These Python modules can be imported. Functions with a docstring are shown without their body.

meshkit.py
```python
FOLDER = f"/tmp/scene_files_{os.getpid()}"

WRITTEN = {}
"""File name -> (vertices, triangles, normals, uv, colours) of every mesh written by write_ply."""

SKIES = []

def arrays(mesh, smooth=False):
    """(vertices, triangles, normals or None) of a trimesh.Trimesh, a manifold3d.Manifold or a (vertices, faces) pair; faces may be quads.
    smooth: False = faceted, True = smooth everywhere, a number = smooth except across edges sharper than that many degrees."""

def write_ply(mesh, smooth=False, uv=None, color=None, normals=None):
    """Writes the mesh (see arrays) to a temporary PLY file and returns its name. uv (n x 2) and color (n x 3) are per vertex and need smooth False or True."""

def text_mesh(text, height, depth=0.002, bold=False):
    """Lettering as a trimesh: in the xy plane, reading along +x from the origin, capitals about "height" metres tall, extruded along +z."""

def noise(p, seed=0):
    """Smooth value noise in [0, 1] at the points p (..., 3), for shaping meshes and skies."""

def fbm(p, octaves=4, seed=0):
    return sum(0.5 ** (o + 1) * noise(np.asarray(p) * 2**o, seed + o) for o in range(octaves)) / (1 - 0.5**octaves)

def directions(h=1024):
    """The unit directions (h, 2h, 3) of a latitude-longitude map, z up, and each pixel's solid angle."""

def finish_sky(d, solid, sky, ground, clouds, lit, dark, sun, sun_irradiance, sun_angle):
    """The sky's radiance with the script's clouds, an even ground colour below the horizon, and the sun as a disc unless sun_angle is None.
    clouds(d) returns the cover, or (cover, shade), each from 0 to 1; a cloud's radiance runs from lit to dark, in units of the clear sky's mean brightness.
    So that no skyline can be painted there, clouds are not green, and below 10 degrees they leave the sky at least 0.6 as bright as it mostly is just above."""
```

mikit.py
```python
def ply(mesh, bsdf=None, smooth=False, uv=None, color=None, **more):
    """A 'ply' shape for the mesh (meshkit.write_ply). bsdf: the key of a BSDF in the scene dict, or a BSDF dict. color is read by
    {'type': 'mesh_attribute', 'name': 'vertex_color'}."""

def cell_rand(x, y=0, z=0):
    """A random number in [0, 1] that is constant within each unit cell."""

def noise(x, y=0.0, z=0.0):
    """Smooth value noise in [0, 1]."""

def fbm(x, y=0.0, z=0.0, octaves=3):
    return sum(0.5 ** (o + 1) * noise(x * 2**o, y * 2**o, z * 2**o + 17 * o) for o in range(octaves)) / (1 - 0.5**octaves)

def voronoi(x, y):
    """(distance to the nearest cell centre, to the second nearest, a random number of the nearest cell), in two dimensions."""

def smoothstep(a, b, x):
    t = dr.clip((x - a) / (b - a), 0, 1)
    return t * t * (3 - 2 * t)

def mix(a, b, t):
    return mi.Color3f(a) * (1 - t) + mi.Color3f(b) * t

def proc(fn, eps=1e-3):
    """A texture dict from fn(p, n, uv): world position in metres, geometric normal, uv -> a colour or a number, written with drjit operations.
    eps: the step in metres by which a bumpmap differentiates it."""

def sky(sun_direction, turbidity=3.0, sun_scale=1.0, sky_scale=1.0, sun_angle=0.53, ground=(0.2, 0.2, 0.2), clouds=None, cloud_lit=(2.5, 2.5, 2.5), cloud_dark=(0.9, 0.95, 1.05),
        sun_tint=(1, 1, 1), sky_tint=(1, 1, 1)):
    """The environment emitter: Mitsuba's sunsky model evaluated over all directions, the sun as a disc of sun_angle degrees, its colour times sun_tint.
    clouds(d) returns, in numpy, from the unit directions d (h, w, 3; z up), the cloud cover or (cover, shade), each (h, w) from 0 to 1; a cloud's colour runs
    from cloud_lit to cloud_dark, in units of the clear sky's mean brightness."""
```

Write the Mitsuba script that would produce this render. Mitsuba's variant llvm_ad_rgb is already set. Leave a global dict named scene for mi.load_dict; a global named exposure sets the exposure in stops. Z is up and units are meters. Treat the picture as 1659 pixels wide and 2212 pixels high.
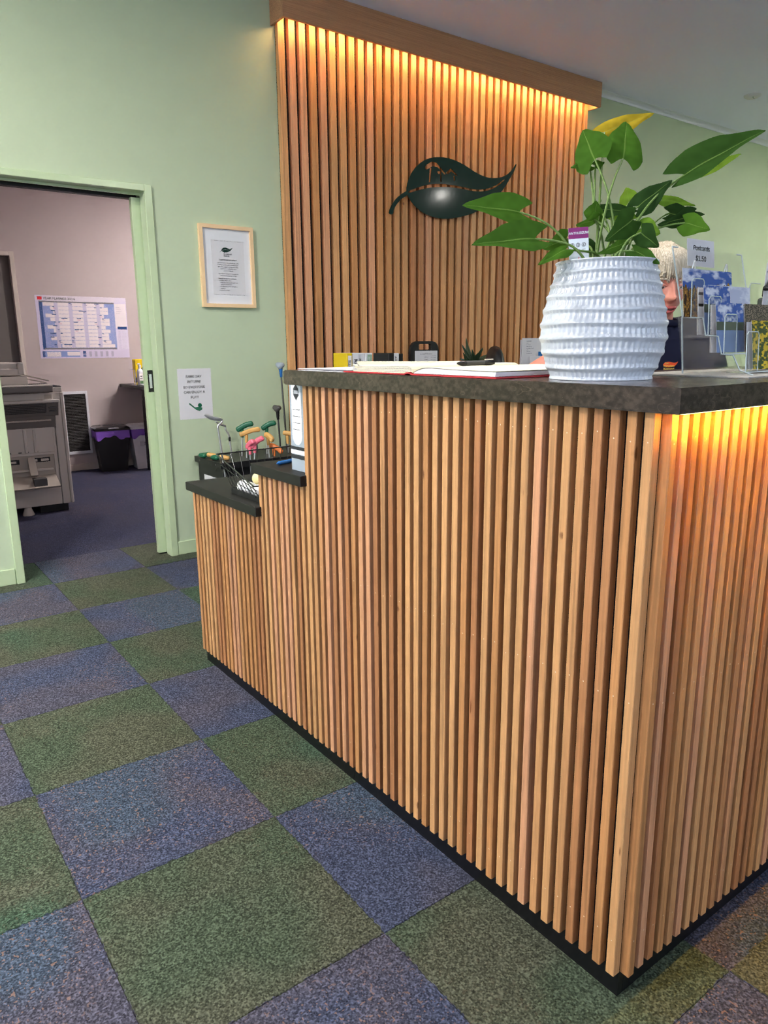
import math, random
import numpy as np, trimesh
import drjit as dr
import mitsuba as mi
import mikit, meshkit
from mikit import noise, fbm, voronoi, cell_rand, smoothstep, mix
from manifold3d import Manifold, CrossSection
from shapely.geometry import Polygon, Point, box as sbox, LineString
from shapely.ops import unary_union
from shapely.geometry.polygon import orient

T = mi.ScalarTransform4f
rng = random.Random(7)
scene, labels = {}, {}

# ------------------------------------------------------------------ camera
FOC, CX, CY, CZ, YAW, PITCH, ROLL = 1575.34, -0.7889, -4.0815, 1.2437, 0.635, 0.2256, -0.0085
def cam_axes():
    f = np.array([math.sin(YAW) * math.cos(PITCH), math.cos(YAW) * math.cos(PITCH), -math.sin(PITCH)])
    r0 = np.array([math.cos(YAW), -math.sin(YAW), 0.0])
    u0 = np.cross(r0, f)
    return f, -r0 * math.sin(ROLL) + u0 * math.cos(ROLL)
_f, _u = cam_axes()
scene['camera'] = {'type': 'perspective', 'fov': math.degrees(2 * math.atan(829.5 / FOC)), 'fov_axis': 'x', 'near_clip': 0.05, 'far_clip': 100.0,
                   'to_world': T().look_at(origin=[CX, CY, CZ], target=[CX + _f[0], CY + _f[1], CZ + _f[2]], up=_u.tolist())}

# ------------------------------------------------------------------ sky and exposure
exposure = 3.25
def cloud(d):
    n = meshkit.fbm(d * 3.0 + 5, 4)
    return np.clip(0.55 + (n - 0.5) * 1.4, 0, 1), np.clip((n - 0.45) * 1.5, 0, 1)
scene['sky'] = mikit.sky([-0.55, -0.35, 0.75], turbidity=4.0, sun_scale=0.0, sky_scale=1.8, ground=(0.6, 0.61, 0.63), clouds=cloud, cloud_lit=(1.72, 1.8, 1.92), cloud_dark=(0.95, 1.0, 1.1), sky_tint=(0.95, 1.0, 1.08))
LED = (1.0, 0.51, 0.035)        # warm strip of the counter
LED_P = (1.0, 0.66, 0.30)      # warm strip of the pelmet
LAMP = (1.0, 0.965, 0.91)       # ceiling lamps

# ------------------------------------------------------------------ helpers
def lin(r, g, b):
    return [((c / 255) / 12.92 if c <= 10.3 else ((c / 255 + 0.055) / 1.055) ** 2.4) for c in (r, g, b)]
def rgb(c):
    return {'type': 'rgb', 'value': [float(x) for x in c]}
def mat(key, color=None, rough=0.5, spec=0.5, metallic=0.0, tex=None, bump=None, **kw):
    d = {'type': 'principled', 'base_color': mikit.proc(tex) if tex else (rgb(lin(*color)) if not isinstance(color, dict) else color), 'roughness': rough, 'specular': spec, 'metallic': metallic, **kw}
    if bump:
        d = {'type': 'bumpmap', 'arbitrary': mikit.proc(bump[0], bump[2]), 'scale': bump[1], 'nested': d}
    scene[key] = {'type': 'twosided', 'b': d}
    return key

def num(base):
    if base not in scene and base not in labels:
        return base
    i = 1
    while f'{base}_{i:03d}' in scene or f'{base}_{i:03d}' in labels:
        i += 1
    return f'{base}_{i:03d}'
def thing(name, label, cat, group=None):
    k = num(name)
    labels[k] = {'label': label, 'category': cat}
    if group: labels[k]['group'] = group
    return k
def part(parent, name, mesh, bsdf, smooth=False, label=None, kind=None, **kw):
    k = num(f'{parent}__{name}')
    scene[k] = mikit.ply(mesh, bsdf, smooth=smooth, **kw)
    if label or kind:
        labels[k] = {}
        if label: labels[k]['label'] = label
        if kind: labels[k]['kind'] = kind
    return k
def solo(name, mesh, bsdf, label, cat, group=None, smooth=False, **kw):
    k = num(name)
    scene[k] = mikit.ply(mesh, bsdf, smooth=smooth, **kw)
    labels[k] = {'label': label, 'category': cat}
    if group: labels[k]['group'] = group
    return k
def struct(name, mesh, bsdf, label=None, smooth=False, **kw):
    k = num(name)
    scene[k] = mikit.ply(mesh, bsdf, smooth=smooth, **kw)
    labels[k] = {'kind': 'structure', 'label': label or name.replace('_', ' ')}
    return k

def tm(m):
    if isinstance(m, trimesh.Trimesh): return m
    q = m.to_mesh()
    return trimesh.Trimesh(q.vert_properties[:, :3], q.tri_verts, process=False)
def cat(*ms):
    return trimesh.util.concatenate([tm(m) for m in ms])
def box(x0, x1, y0, y1, z0, z1):
    m = trimesh.creation.box(extents=[x1 - x0, y1 - y0, z1 - z0]); m.apply_translation([(x0 + x1) / 2, (y0 + y1) / 2, (z0 + z1) / 2]); return m
def mbox(x0, x1, y0, y1, z0, z1):
    return Manifold.cube([x1 - x0, y1 - y0, z1 - z0]).translate([x0, y0, z0])
def cbox(x0, x1, y0, y1, z0, z1, c=0.002):
    p = []
    for x, sx in ((x0, 1), (x1, -1)):
        for y, sy in ((y0, 1), (y1, -1)):
            for z, sz in ((z0, 1), (z1, -1)):
                p += [(x + sx * c, y + sy * c, z), (x + sx * c, y, z + sz * c), (x, y + sy * c, z + sz * c)]
    return tm(Manifold.hull_points(np.array(p)))
def rbox(x0, x1, y0, y1, z0, z1, r, seg=16):
    s = Manifold.sphere(r, seg)
    return tm(Manifold.batch_hull([s.translate([x, y, z]) for x in (x0 + r, x1 - r) for y in (y0 + r, y1 - r) for z in (z0 + r, z1 - r)]))
def frame(o, x, y):
    x, y = np.array(x, float), np.array(y, float)
    x /= np.linalg.norm(x); z = np.cross(x, y); z /= np.linalg.norm(z); y = np.cross(z, x)
    m = np.eye(4); m[:3, 0], m[:3, 1], m[:3, 2], m[:3, 3] = x, y, z, o
    return m
def put(m, M):
    m = tm(m).copy(); m.apply_transform(M); return m
def prism(poly, depth, M=None):
    gs = poly.geoms if hasattr(poly, 'geoms') else [poly]
    m = trimesh.util.concatenate([trimesh.creation.extrude_polygon(g, depth, engine='earcut') for g in gs if g.area > 1e-12])
    return put(m, M) if M is not None else m
def tube(points, radii, sides=8, caps=True):
    p = np.asarray(points, float); n = len(p)
    r = np.broadcast_to(np.asarray(radii, float), (n,))
    t = np.gradient(p, axis=0); t /= np.linalg.norm(t, axis=1, keepdims=True) + 1e-12
    a = np.cross(t[0], [0.31, 0.17, 0.93]); a /= np.linalg.norm(a)
    A = []
    for i in range(n):
        a = a - t[i] * (a @ t[i]); a /= np.linalg.norm(a); A.append(a)
    A = np.array(A); B = np.cross(t, A)
    ang = np.arange(sides) * 2 * np.pi / sides
    v = p[:, None] + r[:, None, None] * (np.cos(ang)[None, :, None] * A[:, None] + np.sin(ang)[None, :, None] * B[:, None])
    v = v.reshape(-1, 3); f = []
    for i in range(n - 1):
        for j in range(sides):
            q = [i * sides + j, i * sides + (j + 1) % sides, (i + 1) * sides + (j + 1) % sides, (i + 1) * sides + j]
            f += [[q[0], q[1], q[2]], [q[0], q[2], q[3]]]
    if caps:
        v = np.vstack([v, p[0], p[-1]])
        for j in range(sides):
            f.append([n * sides, (j + 1) % sides, j]); f.append([n * sides + 1, (n - 1) * sides + j, (n - 1) * sides + (j + 1) % sides])
    return trimesh.Trimesh(v, f, process=False)
def curve(pts, n=12):
    from scipy.interpolate import PchipInterpolator
    p = np.array(pts, float)
    if len(p) == 2:
        return p[0] + (p[1] - p[0]) * np.linspace(0, 1, n)[:, None]
    s = np.r_[0, np.cumsum(np.linalg.norm(np.diff(p, axis=0), axis=1))]
    return PchipInterpolator(s, p)(np.linspace(0, s[-1], n))
def lathe(prof, n=48, at=(0, 0, 0)):
    m = trimesh.creation.revolve(np.array(prof, float), sections=n); m.apply_translation(at); return m
def ball(c, r, sub=3):
    m = trimesh.creation.icosphere(subdivisions=sub, radius=r); m.apply_translation(c); return m
def art(quads, M, lift=0.0003):
    """Flat print: (x0, y0, x1, y1, colour) or (polygon, colour) pieces, later ones above earlier ones, as one mesh with vertex colours."""
    vs, fs, cs, at = [], [], [], 0
    for i, q in enumerate(quads):
        z = lift * (1 + i * 0.002)
        if len(q) == 5:
            x0, y0, x1, y1, c = q
            v = [(x0, y0, z), (x1, y0, z), (x1, y1, z), (x0, y1, z)]; f = [(0, 1, 2), (0, 2, 3)]
        else:
            v2, f = trimesh.creation.triangulate_polygon(q[0], engine='earcut'); c = q[1]
            v = [(a, b, z) for a, b in v2]
        vs += list(v); fs += [[a + at for a in t] for t in f]; cs += [lin(*c)] * len(v); at += len(v)
    m = trimesh.Trimesh(np.array(vs), np.array(fs), process=False); m.apply_transform(M)
    return m, np.array(cs)
def add_art(parent, name, quads, M, lift=0.0003, label=None):
    m, c = art(quads, M, lift)
    return part(parent, name, m, 'm_print', color=c, label=label)
_tx = {}
def text(s, h, bold=False, depth=0.0004):
    if (s, bold) not in _tx:
        _tx[(s, bold)] = meshkit.text_mesh(s, 1.0, 0.01, bold)
    m = _tx[(s, bold)].copy(); m.apply_scale([h, h, depth / 0.01]); return m
def lettering(parent, lines, M, bsdf='m_ink', name='lettering', label=None):
    """lines: (text, height, x, y, anchor 0..1, bold[, shear])"""
    ms = []
    for L in lines:
        m = text(L[0], L[1], L[5])
        w = m.bounds[1][0]
        if len(L) > 6:
            m.vertices[:, 0] += m.vertices[:, 1] * L[6]
        m.apply_translation([L[2] - w * L[4], L[3], 0]); ms.append(m)
    return part(parent, name, put(cat(*ms), M), bsdf, label=label)

# ------------------------------------------------------------------ materials
SLAT_TONES = [lin(205, 158, 112), lin(189, 138, 92), lin(208, 156, 122), lin(196, 148, 104), lin(174, 122, 84)]
def wood(p, n, uv, tint=(0.80, 0.745, 0.655)):
    s = uv.x
    c = mix(SLAT_TONES[0], SLAT_TONES[1], smoothstep(0.15, 0.25, s))
    for k in (2, 3, 4):
        c = mix(c, mi.Color3f(SLAT_TONES[k]), smoothstep(k * 0.2 - 0.03, k * 0.2 + 0.03, s))
    o = s * 631.0
    g = fbm(p.x * 260 + o, p.y * 260 - o, p.z * 5 + o, 3)
    fine = noise(p.x * 900 + o, p.y * 900, p.z * 34)
    streak = smoothstep(0.62, 0.8, noise(p.x * 120 + o, p.y * 120, p.z * 2.2 - o))
    long = noise(o, 3.0, p.z * 1.7 + o)
    c = c * mi.Color3f(*tint) * (0.72 + 0.42 * g) * (0.9 + 0.2 * fine) * (0.88 + 0.24 * long)
    c = c * (1 - 0.25 * streak)
    knot = smoothstep(0.95, 0.985, noise(p.x * 60 + o, p.y * 60, p.z * 14 + o))
    c = c * mix(mi.Color3f(1.0), mi.Color3f(0.42, 0.33, 0.28), knot)
    # nail heads near the ends and the middle
    run = dr.select(dr.abs(n.x) > 0.5, p.y, p.x) - uv.y
    dz = dr.minimum(dr.minimum(dr.abs(p.z - 0.135 - 0.02 * noise(o)), dr.abs(p.z - 1.085 - 0.012 * noise(o + 5))), dr.minimum(dr.abs(p.z - 0.62 - 0.02 * noise(o + 9)), dr.abs(p.z - 1.16)))
    nail = smoothstep(0.0017, 0.0010, dr.sqrt(run * run + dz * dz))
    return mix(c, mi.Color3f(0.62, 0.48, 0.33), nail)
mat('m_slat', tex=wood, rough=0.5, spec=0.35)
def wood_panel(p, n, uv):
    return wood(p, n, uv, (1.05, 0.98, 0.88))
mat('m_slat_panel', tex=wood_panel, rough=0.5, spec=0.35)
def pelmet_wood(p, n, uv):
    g = fbm(p.x * 4, p.y * 200, p.z * 190, 3)
    f = noise(p.x * 40, p.y * 900, p.z * 900)
    c = mix(lin(156, 112, 82), lin(190, 146, 108), g)
    return c * (0.9 + 0.2 * f)
mat('m_pelmet', tex=pelmet_wood, rough=0.5, spec=0.3)
CP = 0.5
def carpet(p, n, uv):
    jx = (noise(p.x * 160, p.y * 160) - 0.5) * 0.009; jy = (noise(p.x * 160 + 40, p.y * 160) - 0.5) * 0.009
    ix, iy = dr.floor((p.x + jx) / CP), dr.floor((p.y + jy) / CP)
    par = ix + iy; odd = par - 2 * dr.floor(par / 2)          # tile (0, -1) is green
    office = p.y + jy > 0.5
    tuft = noise(p.x * 300, p.y * 300); t2 = noise(p.x * 620 + 9, p.y * 620); big = fbm(p.x * 5 + ix * 7, p.y * 5, 0, 3)
    big2 = noise(p.x * 3.1 + 30 + iy * 3, p.y * 3.1)
    blue = mix(mix(lin(92, 96, 116), lin(104, 99, 110), smoothstep(0.3, 0.7, big)), lin(92, 102, 116), smoothstep(0.62, 0.85, big2))
    green = mix(mix(lin(94, 104, 82), lin(106, 106, 86), smoothstep(0.3, 0.7, big)), lin(86, 106, 84), smoothstep(0.62, 0.85, big2))
    c = mix(blue, green, dr.select(odd > 0.5, 1.0, 0.0))
    c = dr.select(office, mix(lin(78, 80, 104), lin(92, 88, 102), big), c)
    c = c * mi.Color3f(0.41, 0.435, 0.465) * (0.22 + 1.6 * tuft * tuft + 0.6 * t2)
    sp = noise(p.x * 210 + 70, p.y * 210)
    fleck = smoothstep(0.80, 0.88, sp) * smoothstep(0.35, 0.6, big2) * dr.select(odd > 0.5, 0.25, 1.0)
    return mix(c, mi.Color3f(0.22, 0.13, 0.09), fleck * 0.6)
def carpet_h(p, n, uv):
    return noise(p.x * 300, p.y * 300) * 0.7 + noise(p.x * 620 + 9, p.y * 620) * 0.3
mat('m_carpet', tex=carpet, rough=0.95, spec=0.1, bump=(carpet_h, 0.0025, 0.0012))
def stone(p, n, uv):
    a = fbm(p.x * 26, p.y * 26, p.z * 26, 4); b = fbm(p.x * 130 + 5, p.y * 130, p.z * 130, 3)
    c = mix(lin(33, 25, 20), lin(60, 49, 41), smoothstep(0.34, 0.66, a * 0.45 + b * 0.55))
    q = fbm(p.x * 34 + 40, p.y * 34, p.z * 34, 3)
    vein = smoothstep(0.018, 0.0, dr.abs(q - 0.5)) * smoothstep(0.45, 0.7, noise(p.x * 14, p.y * 14 + 9, p.z * 14))
    sp = smoothstep(0.80, 0.95, noise(p.x * 600, p.y * 600, p.z * 600))
    return mix(mix(c, lin(112, 94, 78), vein * 0.3), lin(116, 104, 88), sp * 0.22)
mat('m_stone', tex=stone, rough=0.2, spec=0.4)
mat('m_wall', (181, 194, 163), rough=0.55, spec=0.25)
mat('m_trim_green', (181, 197, 158), rough=0.16, spec=0.5)
mat('m_ceiling', (228, 230, 248), rough=0.8, spec=0.2)
mat('m_cornice', (222, 224, 230), rough=0.6, spec=0.2)
mat('m_office_wall', (188, 174, 170), rough=0.7, spec=0.2)
mat('m_office_trim', (206, 194, 182), rough=0.5, spec=0.3)
mat('m_black_board', (20, 17, 15), rough=0.6, spec=0.3)
mat('m_plinth', (14, 14, 16), rough=0.35, spec=0.4)
mat('m_black_lam', (20, 19, 18), rough=0.5, spec=0.3)
mat('m_black', (22, 22, 23), rough=0.45, spec=0.4)
mat('m_black_gloss', (14, 14, 15), rough=0.2, spec=0.5)
mat('m_darkgrey', (66, 64, 62), rough=0.5)
mat('m_sign_green', (16, 42, 35), rough=0.10, spec=0.5)
mat('m_pine', (226, 194, 150), rough=0.45)
mat('m_white', (214, 214, 217), rough=0.6)
mat('m_paper', (206, 204, 206), rough=0.8, spec=0.2)
mat('m_cream', (212, 204, 176), rough=0.8, spec=0.2)
mat('m_page_grey', (150, 146, 138), rough=0.8, spec=0.2)
mat('m_glaze', (182, 186, 191), rough=0.12, spec=0.5, clearcoat=0.4, clearcoat_gloss=0.95)
mat('m_soil', (50, 38, 28), rough=0.9)
mat('m_ink', (40, 40, 42), rough=0.8, spec=0.1)
mat('m_ink_green', (40, 96, 70), rough=0.7)
mat('m_print', {'type': 'mesh_attribute', 'name': 'vertex_color'}, rough=0.6, spec=0.3)
mat('m_chrome', (225, 226, 228), rough=0.3, metallic=0.8)
mat('m_steel', (120, 120, 120), rough=0.3, metallic=1.0)
mat('m_copier', (192, 184, 174), rough=0.5)
mat('m_copier_dark', (104, 98, 92), rough=0.5)
mat('m_copier_mid', (164, 154, 142), rough=0.5)
mat('m_purple', (128, 86, 186), rough=0.35)
mat('m_navy', (22, 24, 44), rough=0.8, spec=0.2)
mat('m_trouser', (30, 30, 36), rough=0.85, spec=0.2)
def skin_t(p, n, uv):
    a = noise(p.x * 60, p.y * 60, p.z * 60)
    return mix(lin(186, 116, 98), lin(204, 136, 116), a)
mat('m_skin', tex=skin_t, rough=0.5, spec=0.35)
mat('m_lip', (176, 84, 78), rough=0.4)
mat('m_mouth', (70, 24, 26), rough=0.6)
mat('m_eye', (226, 220, 214), rough=0.2)
mat('m_iris', (52, 44, 40), rough=0.2)
def hair_t(p, n, uv):
    s = noise(p.x * 420 + 20 * noise(p.x * 20, p.y * 20, p.z * 20), p.y * 420, p.z * 40)
    return mix(lin(140, 124, 100), lin(208, 196, 174), s)
mat('m_hair', tex=hair_t, rough=0.5, spec=0.4)
mat('m_red', (164, 30, 40), rough=0.45)
mat('m_blue', (28, 96, 160), rough=0.35)
mat('m_yellow', (222, 190, 20), rough=0.4)
mat('m_grey_file', (140, 150, 160), rough=0.5)
mat('m_putter_green', (22, 88, 62), rough=0.4)
mat('m_putter_tan', (206, 160, 92), rough=0.45)
mat('m_putter_pink', (232, 112, 132), rough=0.45)
mat('m_putter_orange', (236, 132, 66), rough=0.45)
mat('m_golf', (240, 238, 234), rough=0.3)
mat('m_golf_yellow', (234, 214, 150), rough=0.3)
def leaf_t(p, n, uv):
    u = dr.abs(uv.x)
    t = uv.y                                    # tone of this leaf
    dark, mid, lime, yel = mi.Color3f(lin(40, 64, 32)), mi.Color3f(lin(70, 108, 36)), mi.Color3f(lin(122, 156, 52)), mi.Color3f(lin(176, 152, 44))
    c = mix(dark, mid, smoothstep(0.1, 0.4, t))
    c = mix(c, lime, smoothstep(0.45, 0.75, t)); c = mix(c, yel, smoothstep(0.8, 0.9, t))
    c = c * (0.85 + 0.3 * noise(p.x * 90, p.y * 90, p.z * 90))
    return mix(c, mi.Color3f(lin(150, 176, 96)), smoothstep(0.05, 0.02, u) * 0.3)
scene['m_leaf'] = {'type': 'principledthin', 'base_color': mikit.proc(leaf_t), 'roughness': 0.35, 'diff_trans': 0.7, 'eta': 1.4}
mat('m_stem', (92, 118, 50), rough=0.5)
mat('m_leaf_dark', (40, 56, 36), rough=0.35)
def postcard(p, n, uv):
    k = dr.floor(uv.x); u = uv.x - k; v = uv.y
    cl = fbm(u * 6 + k * 13, v * 9 + k, 0, 4)
    sky = mix(lin(58, 86, 150), lin(196, 200, 212), smoothstep(0.40, 0.72, cl))
    tree = 0.52 + 0.12 * noise(u * 14 + k * 7) + 0.12 * noise(u * 60 + k * 3) + dr.select(k == 0.0, 0.10 * smoothstep(0.4, 0.9, u) - 0.05, 0.0)
    sky = mix(sky, lin(206, 208, 216), dr.select(k == 1.0, 0.65, 0.0))
    land = mix(lin(84, 58, 36), lin(190, 142, 58), noise(u * 40, v * 60))
    land = mix(land, lin(60, 44, 34), smoothstep(0.5, 0.62, noise(u * 50 + 3, v * 14)))
    a = dr.select(v > tree, sky, land)
    fl = fbm(u * 22 + 3, v * 22, 0, 3)
    bush = mix(lin(62, 58, 50), lin(126, 112, 96), smoothstep(0.3, 0.8, noise(u * 60, v * 60)))
    bush = mix(bush, lin(232, 110, 60), smoothstep(0.12, 0.08, dr.sqrt((u - 0.45) ** 2 + (v - 0.45) ** 2)) * smoothstep(0.45, 0.6, noise(u * 50, v * 50)))
    wattle = mix(lin(58, 72, 40), lin(196, 166, 48), smoothstep(0.44, 0.62, fl))
    a = dr.select(k == 2.0, bush, a); a = dr.select(k == 3.0, wattle, a)
    lake = dr.select(v > 0.62, sky, dr.select(v > 0.45, mi.Color3f(lin(74, 84, 70)), mi.Color3f(lin(110, 132, 170))))
    return dr.select(k == 4.0, lake, a)
mat('m_postcard', tex=postcard, rough=0.25, spec=0.5)
scene['m_acrylic'] = {'type': 'thindielectric', 'int_ior': 1.35}
mat('m_acrylic_glint', (176, 186, 186), rough=0.2, spec=0.5)  # whitish colour paints the glint of clear acrylic edges

# ================================================================== THE SETTING
WY = 0.127            # face of the green wall
CZT = 3.232           # ceiling
XL, XR, YF = -3.8, 8.6, -8.0
# floor slab and carpet tiles
struct('floor', box(XL, XR, YF, 0.5, -0.06, -0.0035), 'm_carpet', 'floor of the reception room')
_tile = None
for ix in range(-5, 5):
    for iy in range(-11, 1):
        x0, y0 = ix * CP, iy * CP
        if y0 >= 0 and not (-0.6 < x0 < 0.9): continue
        if x0 >= 0.5 and y0 > -3.6: 
            if not (y0 == 0.0): continue
        if y0 + CP < -5.0: continue
        part('floor', 'carpet_tile', cbox(x0 + 0.0006, x0 + CP - 0.0006, y0 + 0.0006, y0 + CP - 0.0006, -0.0035, 0.0, 0.0012), 'm_carpet')
struct('floor_001', box(-1.6, 4.2, 0.5, 4.0, -0.06, 0.0), 'm_carpet', 'plain dark carpet of the office')
# green wall with the door opening and the pocket of the sliding door
DX0, DX1, DZ = -0.1172, 0.7004, 2.069
w = mbox(XL, XR, WY, 0.29, 0, CZT) - mbox(DX0, DX1, 0, 1, -0.1, DZ) - mbox(DX1 - 0.01, 1.50, 0.196, 0.248, -0.1, DZ)
struct('wall_back', tm(w), 'm_wall', 'sage green wall behind the counter')
wl = mbox(XL - 0.15, XL, YF, 0.29, 0, CZT)
for k, y0 in enumerate((-6.6, -4.6)):
    wl -= mbox(XL - 1, XL + 1, y0, y0 + 1.6, 0.8, 2.75)
    fr = mbox(XL - 0.10, XL - 0.04, y0, y0 + 1.6, 0.8, 2.75) - mbox(XL - 1, XL + 1, y0 + 0.05, y0 + 1.55, 0.85, 2.70)
    struct(f'window_{k + 1}', tm(fr), 'm_black', 'dark window frame')
struct('wall_left', tm(wl), 'm_cornice', 'glazed side wall')
struct('wall_right', box(XR, XR + 0.15, YF, 0.29, 0, CZT), 'm_wall', 'green wall at the far side')
struct('ceiling', box(XL, XR, YF, 0.29, CZT, CZT + 0.1), 'm_ceiling', 'pale ceiling')
wf = mbox(XL, XR, YF - 0.15, YF, 0, CZT)
for k, x0 in enumerate((-3.4, -0.4)):
    wf -= mbox(x0, x0 + 2.6, YF - 1, YF + 1, 0.85, 2.75)
    fr = mbox(x0, x0 + 2.6, YF - 0.1, YF - 0.04, 0.85, 2.75) - mbox(x0 + 0.05, x0 + 1.275, YF - 1, YF + 1, 0.90, 2.70) - mbox(x0 + 1.325, x0 + 2.55, YF - 1, YF + 1, 0.90, 2.70)
    struct(f'window_{k + 3}', tm(fr), 'm_black', 'dark window frame')
struct('wall_front', tm(wf), 'm_cornice', 'front wall of the room')
# cornice
prof = [(0.0, 0.0), (0.006, 0.0), (0.008, 0.006)] + [(0.055 - 0.047 * math.cos(t), 0.006 + 0.026 * math.sin(t)) for t in np.linspace(0.1, 1.5, 8)] + [(0.055, 0.0345), (0.0, 0.0345)]
cz0 = CZT - 0.0345
M = np.eye(4); M[:3, 0], M[:3, 1], M[:3, 2], M[:3, 3] = (0, -1, 0), (0, 0, 1), (-1, 0, 0), (XR, WY, cz0)
struct('trim_1', prism(Polygon(prof), XR - 4.36, M), 'm_cornice', 'pale cornice along the ceiling')
M2 = M.copy(); M2[:3, 3] = (1.512, WY, cz0)
struct('trim_2', prism(Polygon(prof), 1.512 - XL, M2), 'm_cornice', 'pale cornice at the left')
# baseboards
struct('baseboard_left', cbox(XL, -0.161, WY - 0.012, WY, 0, 0.088, 0.003), 'm_trim_green', 'green skirting board left of the doorway')
struct('baseboard_right', cbox(0.7425, 1.54, WY - 0.012, WY, 0, 0.083, 0.003), 'm_trim_green', 'green skirting board right of the doorway')
# door casing: architrave, jambs and head
aw = 0.041
struct('trim_3', cbox(DX0 - aw, DX0, WY - 0.016, 0.19, 0, DZ + 0.034, 0.002), 'm_trim_green', 'green door architrave and jamb')
struct('trim_4', cbox(DX1, DX1 + aw, WY - 0.016, 0.196, 0, DZ + 0.034, 0.002), 'm_trim_green', 'green door architrave and jamb')
struct('trim_5', cbox(DX0, DX1, WY - 0.016, 0.165, DZ, DZ + 0.034, 0.002), 'm_trim_green', 'green door head')
struct('trim_6', cbox(DX0, DX1, 0.185, 0.196, DZ - 0.012, DZ + 0.03, 0.001), 'm_trim_green', 'green lining of the door head')
struct('trim_7', cbox(DX0, DX1, 0.248, 0.30, DZ - 0.02, DZ + 0.03, 0.001), 'm_black', 'dark track cover of the door head')
struct('trim_8', cbox(DX0 - 0.02, DX0, 0.19, 0.30, 0, DZ, 0.001), 'm_trim_green', 'green jamb')
# sliding door in its pocket
dk = struct('door_1', cbox(0.6535, 1.44, 0.204, 0.239, 0.008, 2.048, 0.0015), 'm_trim_green', 'sliding door mostly in its wall pocket')
pl = sbox(-0.015, -0.062, 0.015, 0.062)
M = frame((0.684, 0.2038, 1.047), (1, 0, 0), (0, 0, 1))
part(dk, 'flush_pull', prism(pl - Polygon([(-0.008, -0.04), (0.008, -0.04), (0.008, 0.04), (-0.008, 0.04)]), 0.002, M), 'm_black_gloss', label='black flush pull plate')
part(dk, 'flush_pull_cup', prism(sbox(-0.008, -0.04, 0.008, 0.04), 0.0008, M), 'm_chrome', label='bright inset of the pull')
solo('door_guide', cbox(0.672, 0.6995, 0.2405, 0.256, 0.0, 0.022, 0.002), 'm_white', 'small white floor guide at the foot of the sliding door', 'door guide')
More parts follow.
